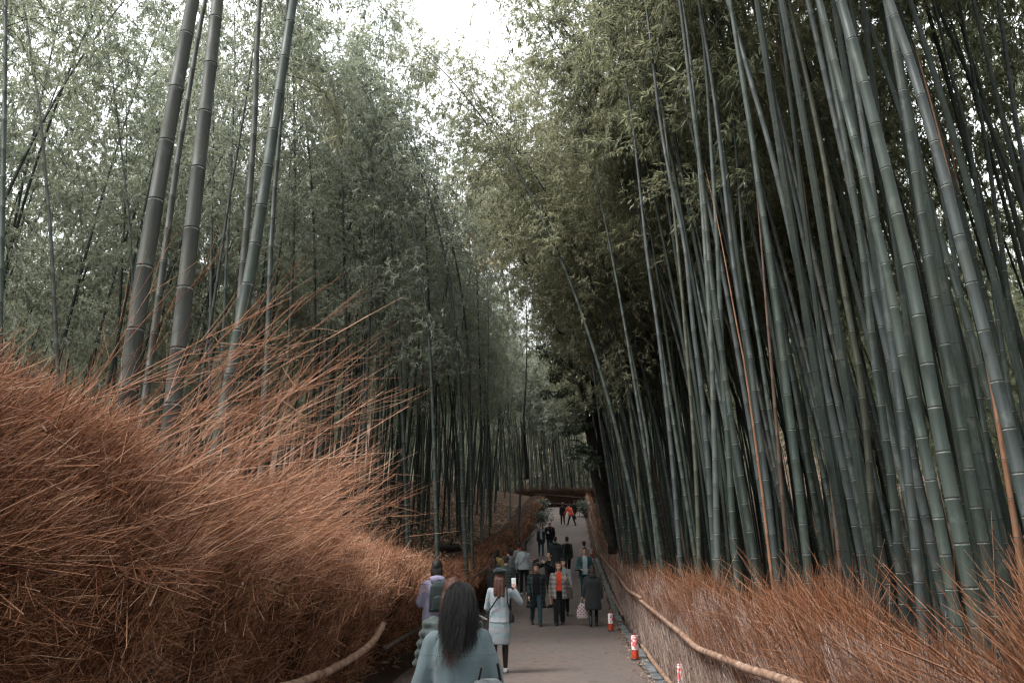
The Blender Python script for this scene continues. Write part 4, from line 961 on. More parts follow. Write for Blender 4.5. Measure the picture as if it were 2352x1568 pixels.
# the rest of both groves: copies of a few grown stalks
PROTO = {'left': [], 'right': []}
def proto(side, k):
    sgn = 1 if side == 'left' else -1
    rg = np.random.default_rng(100 + k + (50 if side == 'left' else 0))
    H = rg.uniform(13.5, 17.5)
    tilt = (sgn * rg.uniform(-.04, .03) if side == 'left' else sgn * rg.uniform(.06, .13), rg.uniform(-.04, .05))
    bend = (sgn * rg.uniform(-.16, .02) if side == 'left' else sgn * (rg.uniform(.01, .07) if k < 5 else rg.uniform(.17, .29)), rg.uniform(-.08, .08))
    C = curve_std(H, tilt, bend)
    V, Q, mi = culm_geo(C, .05, 8, 1.0, k)
    cm = np_mesh('culm', V, Q, [M['culm'], M['band'], M['ring']], mi)
    t0 = rg.uniform(.38, .52) if side == 'left' else (rg.uniform(.68, .78) if k < 5 else rg.uniform(.50, .62))
    fm = []
    for lf in (('leaf_left', 'leaf_dark') if side == 'left' else ('leaf_right', 'leaf_dark')):
        pass
    V, Fc, mi = join(foliage_geo(C, t0, 900 + k, per_twig=12, twigs=13 if side == 'left' else 12, gap=.22, blen=1.7, leaf=(.09, .155)))
    fm = np_mesh('foliage', V, Fc, [M['leaf_left' if side == 'left' else 'leaf_right'], M['branch']], mi, smooth=False)
    return cm, fm, C
NV = 11
for side in PROTO: PROTO[side] = [proto(side, k) for k in range(NV)]
placed = [tuple(s[2][0][:2]) for s in STALKS]
def spots(n, xf, y0, y1, dmin, ok, tries=20000):
    out = []
    for _ in range(tries):
        if len(out) >= n: break
        y = random.uniform(y0, y1); x = xf(y)
        if any((x - a) ** 2 + (y - b) ** 2 < dmin ** 2 for a, b in placed): continue
        if not ok(x, y): continue
        placed.append((x, y)); out.append((x, y))
    return out
def in_view(x, y, z=4.0, m=60):
    p = project((x, y, z)); return -m < p[0] < 2352 + m
def ok_left(x, y):
    px, _ = project((x, y, 4.0))
    if px < 700 and y < 15: return False
    if px < 700 and random.random() < .5: return False
    return in_view(x, y)
def ok_right(x, y):
    if y < 9 and x < XR(y) + 1.6: return False
    return in_view(x, y)
fill = [('left', x, y) for x, y in spots(28, lambda y: XL(y) - random.uniform(1.0 if y > 32 else 2.0, 4.2), 15, 50, .75, ok_left)]
fill += [('left', x, y) for x, y in spots(52, lambda y: XL(y) - random.uniform(2.4, 16), 11, 68, .95, ok_left)]
fill += [('right', x, y) for x, y in spots(58, lambda y: XR(y) + random.uniform(.35, 2.6), 10, 60, .55, ok_right)]
fill += [('right', x, y) for x, y in spots(84, lambda y: XR(y) + random.uniform(1.4, 8.5), 5.5, 40, .55, ok_right)]
fill += [('end', x, y) for x, y in spots(22, lambda y: random.uniform(XL(y) - 2, XR(y) + 5), 76.5, 90, .8, lambda x, y: True)]
first = {}
ADD = []
for side, x, y in fill:
    sd_ = 'left' if (side == 'left' or (side == 'end' and x < 5)) else 'right'
    k = random.randrange(NV) if sd_ == 'left' else (random.randrange(5) if y < 17 or (y > 32 and random.random() < .65) else random.randrange(5, NV)); cm, fm, C = PROTO[sd_][k]
    th = random.uniform(.75, 1.35); hs_ = random.uniform(.88, 1.12)
    tone = random.choices(['dark green', 'grey green', 'blue grey', 'olive', 'blackish', 'pale grey'], [30, 26, 20, 10, 10, 4] if side == 'right' else [44, 10, 6, 6, 34, 3])[0]
    if side == 'right' and random.random() < .035: tone = 'rust brown'
    z = float(ground(x, y)) - .08
    key = (sd_, k)
    if key not in first:
        root = thing('bamboo', None, 'bamboo', (x, y, z)); c = obj('culm', cm, root); f = obj('foliage', fm, root); first[key] = root
    else:
        src = first[key]; root = src.copy(); col.objects.link(root); root.location = (x, y, z)
        for ch in src.children:
            d_ = ch.copy(); col.objects.link(d_); d_.parent = root
    root.rotation_euler = (0, 0, random.uniform(-.35, .35))
    for ch in root.children:
        if ch.name.startswith('culm'): ch.color = (*TONE[tone], 1); ch.scale = (1, 1, hs_)
        else: ch.scale = (1, 1, hs_)
    # thickness is real: scale the whole stalk about its foot
    sc_ = th ** .35; root.scale = (sc_, sc_, sc_)
    cz_ = math.cos(root.rotation_euler.z); sz_ = math.sin(root.rotation_euler.z)
    Cw = C * np.array([1, 1, hs_]) * sc_; Cw = np.c_[Cw[:, 0] * cz_ - Cw[:, 1] * sz_, Cw[:, 0] * sz_ + Cw[:, 1] * cz_, Cw[:, 2]] + np.array([x, y, z])
    ADD.append((root, side, x, y, tone, sc_, Cw))

# ------------------------------------------------------------------ labels of the copied stalks: told apart by tone, build and the traced stalk they stand next to
def px_mid(Cw):
    """pixel column where a stalk crosses a height of about 3 m above its foot"""
    zt = Cw[0][2] + 3.2; i = int(np.argmin(np.abs(Cw[:, 2] - zt))); return project(Cw[i])[0]
lm = [(px_mid(C), s, C[0][1], C[0][0] < 1) for r, s, C, _ in STALKS]
used = {}
ORD = ['', 'second ', 'third ', 'fourth ', 'fifth ', 'sixth ', 'seventh ', 'eighth ', 'ninth ', 'tenth ']
for root, side, x, y, tone, sc_, Cw in sorted(ADD, key=lambda a: (a[2] ** 2 + a[3] ** 2)):
    if side == 'end':
        root['label'] = 'thin bamboo stalk in the shadows beyond the fence closing the path'; root['group'] = 'bamboo stalks beyond the far fence'; continue
    px = px_mid(Cw); isl = side == 'left'
    deep = (XL(y) - x if isl else x - XR(y)) > 6.5 or y > 46
    g = GL if isl else GR
    if deep:
        root['label'] = 'dark bamboo stalk deep in the %s grove, crowded by its neighbours' % ('left' if isl else 'right')
        root['group'] = 'stalks deep in the %s grove' % ('left' if isl else 'right'); continue
    c = min([m for m in lm if m[3] == isl], key=lambda m: abs(m[0] - px))
    rel = 'left' if px < c[0] else 'right'
    size = 'stout' if sc_ > 1.06 else ('slim' if sc_ < .95 else 'medium')
    short = c[1].split(',')[0].replace('bamboo stalk', 'stalk')
    pos = 'behind and %s of' % rel if y > c[2] + 1 else 'just %s of' % rel
    lab = '%s %s bamboo stalk %s the %s' % (size, tone, pos, short)
    n_ = used.get(lab, 0); used[lab] = n_ + 1
    if n_: lab = ORD[min(n_, 9)] + lab
    wl = lab.split()
    root['label'] = ' '.join(wl[:16]); root['group'] = g

# ------------------------------------------------------------------ the grove beyond, one mass each side
def grove(name, label, sites, leafmat, seed, per=9, tw=11, gap=.40, leaf=(.14, .23), sgn=1, t0r=(.24, .46)):
    rg = np.random.default_rng(seed); parts = []
    for q, (x, y, *opt) in enumerate(sites):
        H = rg.uniform(13, 19); bare = 'bare' in opt; low = 'low' in opt
        C = curve_std(H, (sgn * rg.uniform(.0, .1), rg.uniform(-.05, .05)), (sgn * (rg.uniform(.0, .08) if bare else rg.uniform(.02, .22)), rg.uniform(-.08, .08)), 30) + np.array([x, y, float(ground(x, y)) - .1])
        V, Q, mi = culm_geo(C, rg.uniform(.035, .06), 8 if bare else 6, 1.0, q, rings=bare)
        parts.append((V, Q, 1 if not bare else 0))
        if bare: parts[-1] = (V, Q[mi != 2], 1); parts.append((V, Q[mi == 2], 2))
        for V, Q, m in foliage_geo(C, rg.uniform(*((.58, .7) if bare else (.04, .2) if low else t0r)), seed * 1000 + q, per_twig=per, twigs=tw, gap=gap, leaf=leaf, branches=False, blen=2.0):
            parts.append((V, Q, 0))
    V, Fc, mi = join(parts)
    o = obj(name, np_mesh(name, V, Fc, [M[leafmat], M['culm'], M['ring']], mi, smooth=False)); o.color = (*TONE['dark green'], 1)
    return tag(o, label, kind='stuff')
def scatter(n, xf, y0, y1, dmin, seed):
    random.seed(seed); out = []
    for _ in range(n * 40):
        if len(out) >= n: break
        y = random.uniform(y0, y1); x = xf(y)
        if any((x - a) ** 2 + (y - b) ** 2 < dmin ** 2 for a, b in out): continue
        out.append((x, y))
    return out
SL = scatter(400, lambda y: XL(y) - random.uniform(9, 44), 8, 88, 1.2, 3) + [(x, y, 'low') for x, y in scatter(46, lambda y: XL(y) - random.uniform(3.4, 18), -12, 1, 1.0, 4)] + [(x, y, 'bare') for x, y in scatter(110, lambda y: XL(y) - random.uniform(2.5, 12), 18, 72, .7, 14)]  # low stalks behind the camera are unseen, added to block light from there
SR = [(x, y, 'low') for x, y in scatter(150, lambda y: XR(y) + random.uniform(18, 46), 2, 84, 1.5, 25)] + scatter(230, lambda y: XR(y) + random.uniform(8.5, 34), 4, 80, 1.1, 5) + [(x, y, 'low') for x, y in scatter(46, lambda y: XR(y) + random.uniform(2.8, 18), -12, 1, 1.0, 6)] + [(x, y, 'bare') for x, y in scatter(260, lambda y: XR(y) + random.uniform(1.3, 9), 7.5, 60, .42, 16)]  # low crowns far right and unseen behind the camera added to block light
SE = [(x, y, 'low') for x, y in scatter(150, lambda y: random.uniform(-16, 32), 93, 114, 1.2, 8)] + [(x, y, 'bare') for x, y in scatter(170, lambda y: random.uniform(-8, 20), 77.5, 93, .7, 18)]
grove('bamboo_grove', 'dense mass of bamboo filling the far left hillside', SL, 'leaf_left', 31, sgn=1)
grove('bamboo_grove', 'dense dark mass of bamboo deep behind the right stalks', SR, 'leaf_dark', 32, sgn=-1, t0r=(.30, .55), per=9, tw=10)
grove('bamboo_grove', 'hazy bamboo mass closing the view beyond the end of the path', SE, 'leaf_left', 33, sgn=-1, leaf=(.16, .26), t0r=(.26, .46))
# ------------------------------------------------------------------ brushwood fences
def twig_mesh(root, d, L, r, rg, curl=.12, sag=.0, S=4, k=3):
    q = np.linspace(0, 1, S)
    n = len(root)
    side = nrm(np.cross(d, rg.normal(0, 1, (n, 3))))
    P = root[:, None] + d[:, None] * (L[:, None] * q)[..., None] + side[:, None] * (curl * rg.normal(0, 1, n)[:, None] * L[:, None] * q ** 2)[..., None]
    P[:, :, 2] -= sag * L[:, None] * q ** 2
    rad = r[:, None] * np.linspace(1, .35, S)[None]
    return (*tubes(P, rad, k), P)
PT = np.array([0, .2, .4, .6, .8, 1.0]); PU = np.array([-.22, -.16, .10, .46, .22, -.50]); PZF = np.array([0, .25, .5, .7, .93, 1.0])
def LH(y): return np.interp(y, [1.5, 4.6, 9, 12, 15, 18, 24, 40, 58, 75], [2.8, 2.58, 2.15, 1.95, 1.8, 1.65, 1.55, 1.45, 1.3, 1.2])
def lsurf(y, t, inset=0.):
    h = LH(y); sc = np.interp(y, [0, 12, 20, 75], [1, 1, .9, .7])
    u = np.interp(t, PT, PU) * sc; z = np.interp(t, PT, PZF) * h
    x = XL(y) - .12 + u - inset
    return np.stack([x, y, pz(y) + z - inset * .35 * (t > .7)], -1)
def lumps(y, t): return .12 * np.sin(y * 2.1 + t * 4) * np.sin(y * .83 + 1) + .08 * np.sin(y * 4.7 + t * 9)
def left_fence():
    rg = np.random.default_rng(21)
    root = thing('brushwood_fence', 'tall rust brown brushwood fence of dry bamboo twigs bulging over the left path edge', 'fence', (float(XL(8)), 8, 0))
    base = np.array(root.location)
    # solid backing, coloured dark so the gaps between twigs look shaded
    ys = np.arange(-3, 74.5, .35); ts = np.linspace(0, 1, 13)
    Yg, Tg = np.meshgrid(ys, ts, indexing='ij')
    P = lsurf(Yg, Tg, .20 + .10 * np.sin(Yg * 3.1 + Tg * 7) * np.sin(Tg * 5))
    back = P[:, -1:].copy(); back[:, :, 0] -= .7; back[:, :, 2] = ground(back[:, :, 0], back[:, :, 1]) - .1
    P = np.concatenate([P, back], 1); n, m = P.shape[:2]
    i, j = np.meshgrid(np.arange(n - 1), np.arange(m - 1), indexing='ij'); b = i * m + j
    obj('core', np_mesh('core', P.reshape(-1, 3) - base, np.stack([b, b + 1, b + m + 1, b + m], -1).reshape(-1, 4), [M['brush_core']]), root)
    parts = []
    # body twigs
    N = 84000
    u = rg.uniform(0, 1, N); y0, y1, e = 2.3, 74., .9
    y = (y0 ** -e + u * (y1 ** -e - y0 ** -e)) ** (-1 / e)
    t = rg.uniform(.03, 1, N) ** .85
    ins = rg.uniform(-.05, .32, N) - lumps(y, t)
    p = lsurf(y, t, ins)
    near = np.clip((16 - y) / 10, 0, 1)[:, None]; low = np.clip((.5 - t) / .5, 0, 1)[:, None]
    d = near * np.array([.50, .20, .70]) + (1 - near) * np.array([.36, -.05, .70])
    d = d * (1 - low) + low * np.array([.48, .08, .42])
    d = nrm(d + rg.normal(0, 1, (N, 3)) * np.array([.38, .54, .40]))
    L = rg.uniform(.22, .95, N) * np.interp(y, [2, 4.5, 7, 12, 60], [1, .8, .5, .40, .42])
    r = (.0014 + .0042 * rg.random(N) ** 2.4) * np.interp(y, [2, 6, 15, 40, 75], [1, 1.2, 1.7, 2.8, 4])
    p = p - d * L[:, None] * .45
    nr = y < 15
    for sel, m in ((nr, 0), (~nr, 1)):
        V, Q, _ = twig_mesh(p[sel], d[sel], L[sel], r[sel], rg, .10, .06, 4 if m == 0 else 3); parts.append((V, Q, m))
    # short crossing branchlets in every direction
    n = 15000
    u = rg.uniform(0, 1, n); y = (2.2 ** -.9 + u * (18. ** -.9 - 2.2 ** -.9)) ** (-1 / .9); t = rg.uniform(.1, 1, n)
    p = lsurf(y, t, rg.uniform(-.14, .12, n) - lumps(y, t)); d = nrm(np.array([.3, .1, .3]) + rg.normal(0, .8, (n, 3)))
    V, Q, _ = twig_mesh(p, d, rg.uniform(.06, .32, n), rg.uniform(.0011, .0024, n), rg, .2, .0, 3); parts.append((V, Q, 0))
    # long swept stems with side twigs reaching over the path
    n = 290
    nb = 46; bi = rg.integers(0, nb, n)
    yb = rg.uniform(4.0, 8.0, nb); tb = rg.uniform(.55, 1.0, nb); db = rg.normal(0, 1, (nb, 3)) * np.array([.17, .24, .17])
    y = yb[bi] + rg.normal(0, .10, n); t = np.clip(tb[bi] + rg.normal(0, .05, n), .5, 1)
    p = lsurf(y, t, .15)
    d = nrm(np.array([.66, .30, .62]) + db[bi] + rg.normal(0, .075, (n, 3)))
    L = rg.uniform(.7, 2.3, n) * np.interp(y, [3, 5.5, 8], [1, .9, .5]); r = rg.uniform(.0025, .0050, n)
    V, Q, P = twig_mesh(p - d * .35, d, L + .3, r, rg, .06, .07, 7, 4); parts.append((V, Q, 0))
    k = 7
    f = rg.uniform(.45, .98, (n, k)) * 6; i0 = np.minimum(f.astype(int), 5); fr = (f - i0)[..., None]
    ii = np.arange(n)[:, None]
    q = P[ii, i0] * (1 - fr) + P[ii, i0 + 1] * fr
    dd = nrm(nrm(P[ii, i0 + 1] - P[ii, i0]) + rg.normal(0, .30, (n, k, 3)))
    V, Q, _ = twig_mesh(q.reshape(-1, 3), dd.reshape(-1, 3), rg.uniform(.18, .55, n * k), rg.uniform(.0013, .0026, n * k), rg, .08, .0, 3); parts.append((V, Q, 0))
    # loose upright wisps along the crest
    n = 2600
    y = rg.uniform(2.4, 13, n); t = rg.uniform(.78, 1, n); p = lsurf(y, t, rg.uniform(-.05, .5, n))
    d = nrm(np.array([.15, .1, .75]) + rg.normal(0, 1, (n, 3)) * np.array([.55, .45, .25])); L = rg.uniform(.2, .62, n)
    V, Q, _ = twig_mesh(p - d * .1, d, L, rg.uniform(.0014, .003, n), rg, .18, .05, 4); parts.append((V, Q, 0))
    # a few clinging dead leaves
    n = 500; y = rg.uniform(2.3, 14, n); t = rg.uniform(.4, 1, n); p = lsurf(y, t, rg.uniform(-.25, .0, n))
    V, Q = leaves_geo(p, nrm(rg.normal(0, 1, (n, 3))), rg.uniform(.02, .07, n), rg.uniform(.003, .008, n), rg); parts.append((V, Q, 2))
    V, Fc, mi = join(parts)
    o = obj('brush', np_mesh('brush', V - base, Fc, [M['twig_near'], M['twig_far'], M['litter']], mi), root); o['kind'] = 'stuff'
    fx = lambda Y: XL(Y) + .30
    pole(root, base, [(560, 1600), (680, 1570), (742, 1545)], fx, .040, 0)
    pole(root, base, [(738, 1549), (800, 1516), (842, 1488), (868, 1458), (881, 1432)], fx, .038, 1)
    pole(root, base, [(884, 1489), (925, 1463), (962, 1444), (1000, 1424), (1040, 1402)], lambda Y: XL(Y) + .12, .03, 2, 'pole_dark')
    pole(root, base, [(1068, 1332), (1112, 1312), (1160, 1276), (1196, 1248), (1236, 1220)], lambda Y: XL(Y) + .22, .032, 3, 'pole_dark')
def pole(root, base, pts, fx, r, seed, mat='pole', n=26, Y=None):
    P = np.array([W(a, b, onX(a, b, fx) if Y is None else Y) for a, b in pts])
    C = resample(P, n); d = arc(C); rg = np.random.default_rng(seed + 300)
    S, Rr = [0], [r * .93]; s = .2
    while s < d[-1] - .05:
        S += [s - .02, s, s + .02]; Rr += [r, r * 1.13, r]; s += rg.uniform(.24, .36)
    S.append(d[-1]); Rr.append(r * .93)
    Q_, T = at_arc(C, d, np.array(S)); Rr = np.array(Rr)
    n1 = nrm(np.cross(T, np.array([[0, 0, 1.]]))); n2 = np.cross(T, n1); k = 12; a = np.arange(k) * 2 * PI / k
    V = (Q_[:, None] + Rr[:, None, None] * (np.cos(a)[None, :, None] * n1[:, None] + np.sin(a)[None, :, None] * n2[:, None])).reshape(-1, 3)
    i, j = np.meshgrid(np.arange(len(S) - 1), np.arange(k), indexing='ij'); b = i * k; j2 = (j + 1) % k
    q = np.stack([b + j, b + j2, b + k + j2, b + k + j], -1).reshape(-1, 4)
    caps = np.array([np.arange(k)[::-1], (len(S) - 1) * k + np.arange(k)])
    obj('rail', np_mesh('rail', V - base, [q, caps], [M[mat]]), root)
def right_fence():
    rg = np.random.default_rng(22)
    root = thing('brushwood_fence', 'chest high brushwood fence with a bent bamboo handrail along the right path edge', 'fence', (float(XR(8)), 8, 0))
    base = np.array(root.location)
    H = 1.12
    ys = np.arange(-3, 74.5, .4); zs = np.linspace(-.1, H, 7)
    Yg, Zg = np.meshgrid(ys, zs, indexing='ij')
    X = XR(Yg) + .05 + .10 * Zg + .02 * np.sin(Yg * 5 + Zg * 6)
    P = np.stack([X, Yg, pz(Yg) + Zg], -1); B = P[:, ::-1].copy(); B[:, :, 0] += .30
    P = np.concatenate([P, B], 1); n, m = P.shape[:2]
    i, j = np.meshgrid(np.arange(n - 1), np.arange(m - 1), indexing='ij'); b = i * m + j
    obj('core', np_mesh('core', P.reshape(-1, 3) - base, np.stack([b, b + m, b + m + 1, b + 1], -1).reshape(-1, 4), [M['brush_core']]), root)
    parts = []
    def ypick(N, y0=2.2, y1=74., e=.8):
        u = rg.uniform(0, 1, N); return (y0 ** -e + u * (y1 ** -e - y0 ** -e)) ** (-1 / e)
    # upright sticks of the face
    N = 46000; y = ypick(N); z = rg.uniform(-.05, 1.05, N)
    p = np.stack([XR(y) + .04 + .10 * z - rg.uniform(0, .07, N), y, pz(y) + z], -1)
    d = nrm(np.array([-.03, 0, 1.]) + rg.normal(0, 1, (N, 3)) * np.array([.10, .20, .0]))
    L = rg.uniform(.14, .5, N); r = rg.uniform(.0018, .0045, N) * np.interp(y, [2, 8, 20, 70], [1, 1, 1.6, 4])
    V, Q, _ = twig_mesh(p, d, L, r, rg, .10, 0, 3); parts.append((V, Q, 2))
    # crest of loose twigs
    N = 44000; y = ypick(N, 2.35)
    tall = 1 + .22 * np.sin(y * 1.9) * np.sin(y * .7 + 1) + .10 * np.sin(y * 5.1)
    tall *= np.interp(y, [2.3, 2.72, 2.85, 3.3, 3.6, 6, 40], [1.35, 1.3, .5, .55, 1.02, 1, .9])
    z = rg.uniform(.84, 1.2, N) * tall
    p = np.stack([XR(y) + .02 + .12 * z + rg.uniform(-.10, .32, N), y, pz(y) + z - .1], -1)
    d = nrm(np.array([-.12, -.05, .9]) + rg.normal(0, 1, (N, 3)) * np.array([.24, .28, .14]))
    L = rg.uniform(.18, .55, N); r = rg.uniform(.0012, .0030, N) * np.interp(y, [2, 8, 20, 70], [1, 1, 1.8, 4.5])
    nr = y < 13
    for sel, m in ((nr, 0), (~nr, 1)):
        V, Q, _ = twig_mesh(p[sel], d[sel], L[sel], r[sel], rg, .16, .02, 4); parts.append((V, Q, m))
    # long wisps leaning to the path
    N = 700; y = ypick(N, 2.4, 14, .6); z = rg.uniform(1.0, 1.4, N)
    p = np.stack([XR(y) + .1 + rg.uniform(0, .3, N), y, pz(y) + z], -1)
    d = nrm(np.array([-.55, .0, .62]) + rg.normal(0, .25, (N, 3)))
    V, Q, _ = twig_mesh(p, d, rg.uniform(.3, .8, N), rg.uniform(.0018, .0034, N), rg, .1, .05, 5); parts.append((V, Q, 0))
    # caught pale dead leaves
    N = 900; y = ypick(N, 2.4, 25, .5); z = rg.uniform(.02, 1.4, N); p = np.stack([XR(y) + .0 + .10 * z - .08, y, pz(y) + z], -1)
    V, Q = leaves_geo(p, nrm(rg.normal(0, 1, (N, 3)) + np.array([0, 0, -.5])), rg.uniform(.03, .08, N), rg.uniform(.004, .010, N), rg); parts.append((V, Q, 3))
    V, Fc, mi = join(parts)
    o = obj('brush', np_mesh('brush', V - base, Fc, [M['twig_right'], M['twig_far'], M['brush_face'], M['litter']], mi), root); o['kind'] = 'stuff'
    fx = lambda Y: XR(Y) - .07
    pole(root, base, [(2000, 1640), (1850, 1582), (1790, 1556), (1720, 1537), (1660, 1511), (1600, 1488), (1562, 1452)], fx, .032, 10)
    pole(root, base, [(1563, 1453), (1530, 1426), (1500, 1401), (1470, 1377)], fx, .031, 11)
    pole(root, base, [(1472, 1372), (1440, 1354), (1420, 1322), (1392, 1291), (1378, 1272)], fx, .034, 12)
    fl = lambda Y: XR(Y) - .10
    pole(root, base, [(1560, 1590), (1533, 1560), (1500, 1518), (1474, 1480)], fl, .034, 13)
    pole(root, base, [(1472, 1478), (1452, 1452), (1430, 1424)], fl, .022, 14, 'pole_dark')
    pole(root, base, [(1431, 1412), (1410, 1374), (1396, 1346)], fl, .036, 15)
def far_fence():
    rg = np.random.default_rng(23); Y0 = 75.2
    root = thing('brushwood_fence', 'dark brush fence with two crossbars closing the far end of the path', 'fence', (5, Y0, float(pz(Y0))))
    base = np.array(root.location)
    x0, x1, zb, H = .5, 10.5, float(pz(Y0)), 1.15
    Vb = np.array([[x, y, z] for x in (x0, x1) for y in (Y0, Y0 + .35) for z in (zb - .2, zb + H)])
    obj('core', np_mesh('core', Vb - base, np.array([[0, 4, 5, 1], [2, 3, 7, 6], [1, 5, 7, 3], [0, 1, 3, 2], [4, 6, 7, 5]]), [M['brush_core']], smooth=False), root)
    N = 6000
    p = np.stack([rg.uniform(x0, x1, N), Y0 - rg.uniform(0, .08, N), zb + rg.uniform(0, 1.15, N)], -1)
    d = nrm(np.array([0, -.1, 1.]) + rg.normal(0, .2, (N, 3)))
    V, Q, _ = twig_mesh(p, d, rg.uniform(.2, .5, N), rg.uniform(.006, .014, N), rg, .1, 0, 3)
    N2 = 5000
    p = np.stack([rg.uniform(x0, x1, N2), Y0 + rg.uniform(-.05, .35, N2), zb + rg.uniform(.9, 1.3, N2)], -1)
    V2, Q2, _ = twig_mesh(p, nrm(np.array([0, -.2, .8]) + rg.normal(0, .35, (N2, 3))), rg.uniform(.4, .9, N2), rg.uniform(.006, .014, N2), rg, .15, 0, 3)
    V, Fc, mi = join([(V, Q, 0), (V2, Q2, 1)])
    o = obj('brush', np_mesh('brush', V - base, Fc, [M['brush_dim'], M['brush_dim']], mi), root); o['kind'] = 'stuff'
    pole(root, base, [(1226, 1134), (1290, 1139), (1368, 1145)], None, .05, 20, 'pole_dark', Y=Y0 - .14)
    pole(root, base, [(1236, 1153), (1300, 1158), (1364, 1163)], None, .045, 21, 'pole_dark', Y=Y0 - .14)
left_fence(); right_fence(); far_fence()

# ------------------------------------------------------------------ fallen leaves
rg = np.random.default_rng(40); N = 42000
y = rg.uniform(9, 62, N); x = XL(y) - rg.uniform(.3, 17, N)
p = np.stack([x, y, gz(x, y) + .03], -1)
V, Q = leaves_geo(p, nrm(rg.normal(0, 1, (N, 3)) * np.array([1, 1, .25])), rg.uniform(.10, .20, N), rg.uniform(.018, .035, N), rg)
N = 2600; y = rg.uniform(3, 34, N); x = np.where(rg.random(N) < .35, XL(y) + .1 + rg.exponential(.25, N), XR(y) - .28 + rg.exponential(.06, N) * rg.choice([-2.2, 1], N))
p = np.stack([np.minimum(x, XR(y)), y, pz(y) + .035], -1)
V2, Q2 = leaves_geo(p, nrm(rg.normal(0, 1, (N, 3)) * np.array([1, 1, .2])), rg.uniform(.04, .09, N), rg.uniform(.005, .012, N), rg)
V, Fc, mi = join([(V, Q, 0), (V2, Q2, 0)])
tag(obj('fallen_leaves', np_mesh('fallen_leaves', V, Fc, [M['litter']], smooth=False)), 'dry pinkish brown leaves lying on the left bank and path edges', kind='stuff')
# ------------------------------------------------------------------ paper lanterns along the path
def mat_paper():
    t = NT('lantern_paper'); co_ = t.coord((7, 7, 5)); n = t.noise(1.3, 2, co_, .4)
    c = t.ramp(n, [(.49, (.72, .72, .74)), (.52, (.66, .10, .10)), (.60, (.70, .20, .20)), (.63, (.72, .70, .72))])
    c = t.mix(t.ramp(t.noise(.9, 2, t.coord((9, 9, 4)), .4), [(.52, (0, 0, 0)), (.55, (1, 1, 1))]), c, (.74, .74, .76))
    return t.fin(c, .75, .25)
M['paper'] = mat_paper()
M['lantern_red'] = mat_plain('lantern_red', (.46, .055, .022), .5, .4, .18, 14)
M['lantern_frame'] = mat_plain('lantern_frame', (.42, .035, .028), .5, .4, .15)
M['iron'] = mat_plain('black_iron', (.018, .017, .016), .6, .4, .3)
def lathe(prof, n=20):
    V = np.concatenate([[[r * math.cos(a), r * math.sin(a), z] for a in np.arange(n) * 2 * PI / n] for r, z in prof])
    return ring_faces(V, len(prof), n)
def lantern(label, px, py, Y, h=.44, rz=0., scale=1.):
    w0 = W(px, py, Y); z = float(pz(Y)) + .012
    root = thing('lantern', label, 'lantern', (w0[0], Y, z), rz, 'red and white lanterns lining the path'); root.scale = (scale,) * 3
    r = .062
    obj('base', np_mesh('base', *merge([lathe([(.078, 0), (.080, .006), (.075, .018), (.05, .022)])]), [M['iron']]), root)
    obj('foot_sleeve', np_mesh('foot_sleeve', *merge([lathe([(r, .018), (r * 1.02, .03), (r * 1.02, .155), (r, .165)], 24)]), [M['lantern_red']]), root)
    obj('paper_shade', np_mesh('paper_shade', *merge([lathe([(r, .160), (r * 1.03, .17), (r * 1.05, .40), (r * 1.02, .405)], 24)]), [M['paper']]), root)
    ps = []
    for zc in (.166, .402):
        a = np.arange(16) * 2 * PI / 16; da = 2 * PI / 16
        ps += [capsule((r * 1.06 * math.cos(t), r * 1.06 * math.sin(t), zc), (r * 1.06 * math.cos(t + da), r * 1.06 * math.sin(t + da), zc), .0042, .0042, 6) for t in a]
    for k in range(4):
        t = k * PI / 2 + .55; ps.append(capsule((r * 1.07 * math.cos(t), r * 1.07 * math.sin(t), .16), (r * 1.07 * math.cos(t), r * 1.07 * math.sin(t), .41), .0042, .0042, 6))
    obj('frame', np_mesh('frame', *merge(ps), [M['lantern_frame']]), root)
    obj('handle', np_mesh('handle', *merge([capsule((-.035, 0, .405), (-.028, 0, .445), .006, .006, 6), capsule((-.028, 0, .445), (.028, 0, .445), .007, .007, 6), capsule((.028, 0, .445), (.035, 0, .405), .006, .006, 6)]), [M['lantern_frame']]), root)
lantern('red and white lantern at the bottom edge below the long handrail', 1570, 1606, 10.9, rz=.3)
lantern('red and white lantern with an orange foot, second from the bottom on the right', 1459, 1506, 14.6, rz=1.2)
lantern('red and white lantern on a black disc behind the charcoal coat', 1403, 1436, 19.6, rz=2.4)
lantern('red and white lantern seen just behind the teal puffer shoulder', 1360, 1281, 36, rz=.2)
lantern('upper red and white lantern beside the beige jacket', 1358.5, 1259, 41, rz=1.9)
lantern('small dark red lantern by the left fence before the scarf wearer', 1224, 1272, 37, rz=.9)
lantern('tiny lantern at the end of the left fence crest', 1241.5, 1167.5, 62, rz=.4)
lantern('tiny highest lantern near the left end of the far crossbars', 1233.5, 1145, 74, rz=1.4)
lantern('tiny orange lantern at the far right bend beside the dark bush', 1355.5, 1166, 68, rz=2.2)

